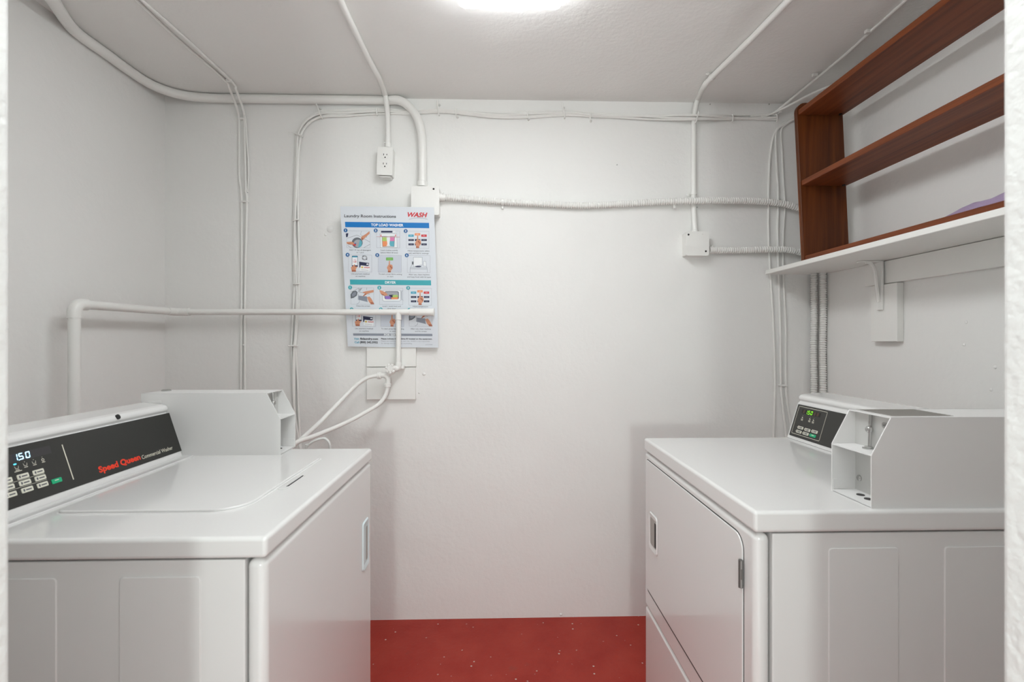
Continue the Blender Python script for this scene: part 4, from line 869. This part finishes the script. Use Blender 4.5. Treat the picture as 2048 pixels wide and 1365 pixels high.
def lint_pic(x, y, cut=0):
    bm = pic_base(x, y, x + 200, y + 146)
    path(bm, [(x, y + 40), (x + 70, y + 4), (x + 66, y + 36), (x + 130, y + 52), (x + 166, y + 58)], 'p_black', 2); path(bm, [(x + 140, y), (x + 138, y + 20)], 'p_line', 2)
    poly(bm, [(x + 72, y + 36), (x + 74, y + 10), (x + 96, y + 2), (x + 100, y + 2), (x + 80, y + 32)], 'p_pale', PR * 2)
    poly(bm, [(x - 2, y + 96), (x - 4, y + 60), (x + 16, y + 32), (x + 44, y + 26), (x + 58, y + 40), (x + 52, y + 70), (x + 24, y + 90)], 'p_drum', PR * 2); poly(bm, [(x + 10, y + 78), (x + 8, y + 58), (x + 26, y + 40), (x + 46, y + 38), (x + 44, y + 62), (x + 24, y + 78)], 'p_grey', PR * 2.5)
    poly(bm, [(x + 66, y + 70), (x + 140, y + 78), (x + 146, y + 124), (x + 66, y + 106)], 'p_grey', PR * 2); path(bm, [(x + 64, y + 56), (x + 62, y + 104), (x + 150, y + 126)], 'p_line', 2)
    hand(bm, [(x + 100, y + 40), (x + 130, y + 32), (x + 200, y + 20), (x + 200, y + 40), (x + 150, y + 52), (x + 112, y + 76), (x + 106, y + 72), (x + 124, y + 52)], [(x + 106, y + 72), (x + 124, y + 54), (x + 140, y + 54), (x + 112, y + 76)])
    hand(bm, [(x + 140, y + 84), (x + 164, y + 78), (x + 182, y + 100), (x + 206, y + 146), (x + 176, y + 146), (x + 156, y + 122), (x + 148, y + 102)], [(x + 176, y + 146), (x + 170, y + 128), (x + 196, y + 130), (x + 206, y + 146)])
    path(bm, [(x + 74, y + 108), (x + 74, y + 130), (x + 50, y + 146)], 'p_line', 2); return bm
def dryload_pic(x, y):
    bm = pic_base(x, y, x + 205, y + 146)
    poly(bm, rrect(x + 26, x + 186, y + 20, y + 116, 14, 4), 'p_white', PR * 2); path(bm, rrect(x + 26, x + 186, y + 20, y + 116, 14, 4), 'p_line', 2, PR * 3, True); poly(bm, rrect(x + 44, x + 170, y + 30, y + 100, 14, 4), 'p_drum', PR * 3); poly(bm, rrect(x + 50, x + 164, y + 36, y + 78, 10, 4), 'p_pale', PR * 3.2)
    for q, m in ((((44, 74), (96, 72), (98, 98), (58, 100)), 'p_purple'), (((84, 62), (122, 60), (116, 80), (88, 84)), 'p_navy'), (((112, 66), (150, 60), (168, 74), (150, 84), (118, 82)), 'p_lime'), (((104, 84), (166, 82), (158, 100), (106, 100)), 'p_orange')): poly(bm, [(x + a, y + b) for a, b in q], m, PR * 4)
    hand(bm, [(x, y + 20), (x + 20, y + 24), (x + 60, y + 44), (x + 72, y + 62), (x + 44, y + 72), (x + 10, y + 50)], [(x + 10, y + 50), (x + 36, y + 58), (x + 44, y + 72), (x + 20, y + 60)], PR * 5)
    path(bm, [(x + 190, y + 20), (x + 192, y + 110)], 'p_line', 2); path(bm, [(x + 206, y + 20), (x + 196, y + 36), (x + 198, y + 100), (x + 208, y + 112)], 'p_line', 2); return bm
def badge(x, y, n, m):
    bm = BM(); poly(bm, circ(x, y, 17, 17, 20), m, PR * 4); b = pobj('step_badge', bm); bm = BM(); txt(bm, n, x, y + 8, None, 16, 'p_white', .04, centre=x, tilt=0, w=PR * 5); pobj('badge_number', bm, b)
def caption(cx, y, l1, w1, l2=None, w2=0, hi=None):
    bm = BM(); txt(bm, l1, cx - w1 / 2, y, cx + w1 / 2, 11.5, 'p_text')
    if l2: txt(bm, l2, cx - w2 / 2, y + 21.5, cx + w2 / 2, 11.5, 'p_text')
    pobj('caption_lettering', bm)
steps = [(drum_pic, 104, 272, (94, 269), '1', 'p_badge', 221, 447, 'Add 1/4 cup of detergent', 190, 'or 1 pod', 64), (load_pic, 366, 272, (359, 270), '2', 'p_badge', 478, 449, 'Load clothes evenly', 150, 'below MAX fill level', 150), (panel_pic, 628, 276, (623, 275), '3', 'p_badge', 736, 454, 'Adjust temperature, select', 194, 'soil, and fabric settings', 176),
         (pay_pic, 119, 485, (112, 484), '4', 'p_badge', 224, 657, 'Use payment method', 160, 'on machine', 86), (start_pic, 380, 488, (373, 487), '5', 'p_badge', 487, 659, 'To start, press fabric setting', 206, 'or start', 54), (clean_pic, 638, 490, (633, 489), '6', 'p_badge', 741, 663, 'After use, clean machine', 184, 'and keep fresh with lid open', 208),
         (lint_pic, 141, 774, (134, 772), '1', 'p_teal', 248, 940, 'Clean lint screen', 122, None, 0), (dryload_pic, 393, 776, (391, 774), '2', 'p_teal', 499, 942, 'Load 1 wash load and', 160, 'close door', 76), (panel_pic, 650, 778, (645, 776), '3', 'p_teal', 752, 944, 'Adjust temperature', 136, None, 0),
         (pay_pic, 153, 964, (147, 966), '4', 'p_teal', 256, 1139, 'Use payment method', 158, 'on machine', 84), (start_pic, 403, 966, (404, 966), '5', 'p_teal', 508, 1141, 'To start, press fabric setting', 200, 'or start', 54), (lint_pic, 654, 968, (655, 970), '6', 'p_teal', 756, 1142, 'After use, clean machine', 178, 'and lint screen', 102)]
for fn, x, y, (bx_, by_), n, m, cx, cy, l1, w1, l2, w2 in steps:
    pobj('step_picture', fn(x, y)); badge(bx_, by_, n, m); caption(cx, cy, l1, w1, l2, w2)
bm = BM(); txt(bm, 'Visit', 167, 1232, 213, 17, 'p_cyan', .02); txt(bm, 'fixlaundry.com', 222, 1232, 379, 17, 'p_black', .03); txt(bm, 'Call', 173, 1263, 213, 17, 'p_cyan', .02); txt(bm, '(800) 342.5932', 220, 1263, 377, 17, 'p_black', .03); pobj('contact_lettering', bm)
bm = BM(); txt(bm, 'Please indicate the machine ID located on the equipment.', 406, 1229, 857, 10.5, 'p_black', .03, tilt=.004); txt(bm, 'Please use machines at your own risk. WASH is not responsible', 408, 1249, 835, 9.5, 'p_pale', tilt=.004); txt(bm, 'for damage due to misuse or overloading.', 408, 1269, 680, 9.5, 'p_pale', tilt=.004); txt(bm, '01/18 #9600', 798, 1279, 858, 6, 'p_line', tilt=.004); pobj('notice_lettering', bm)
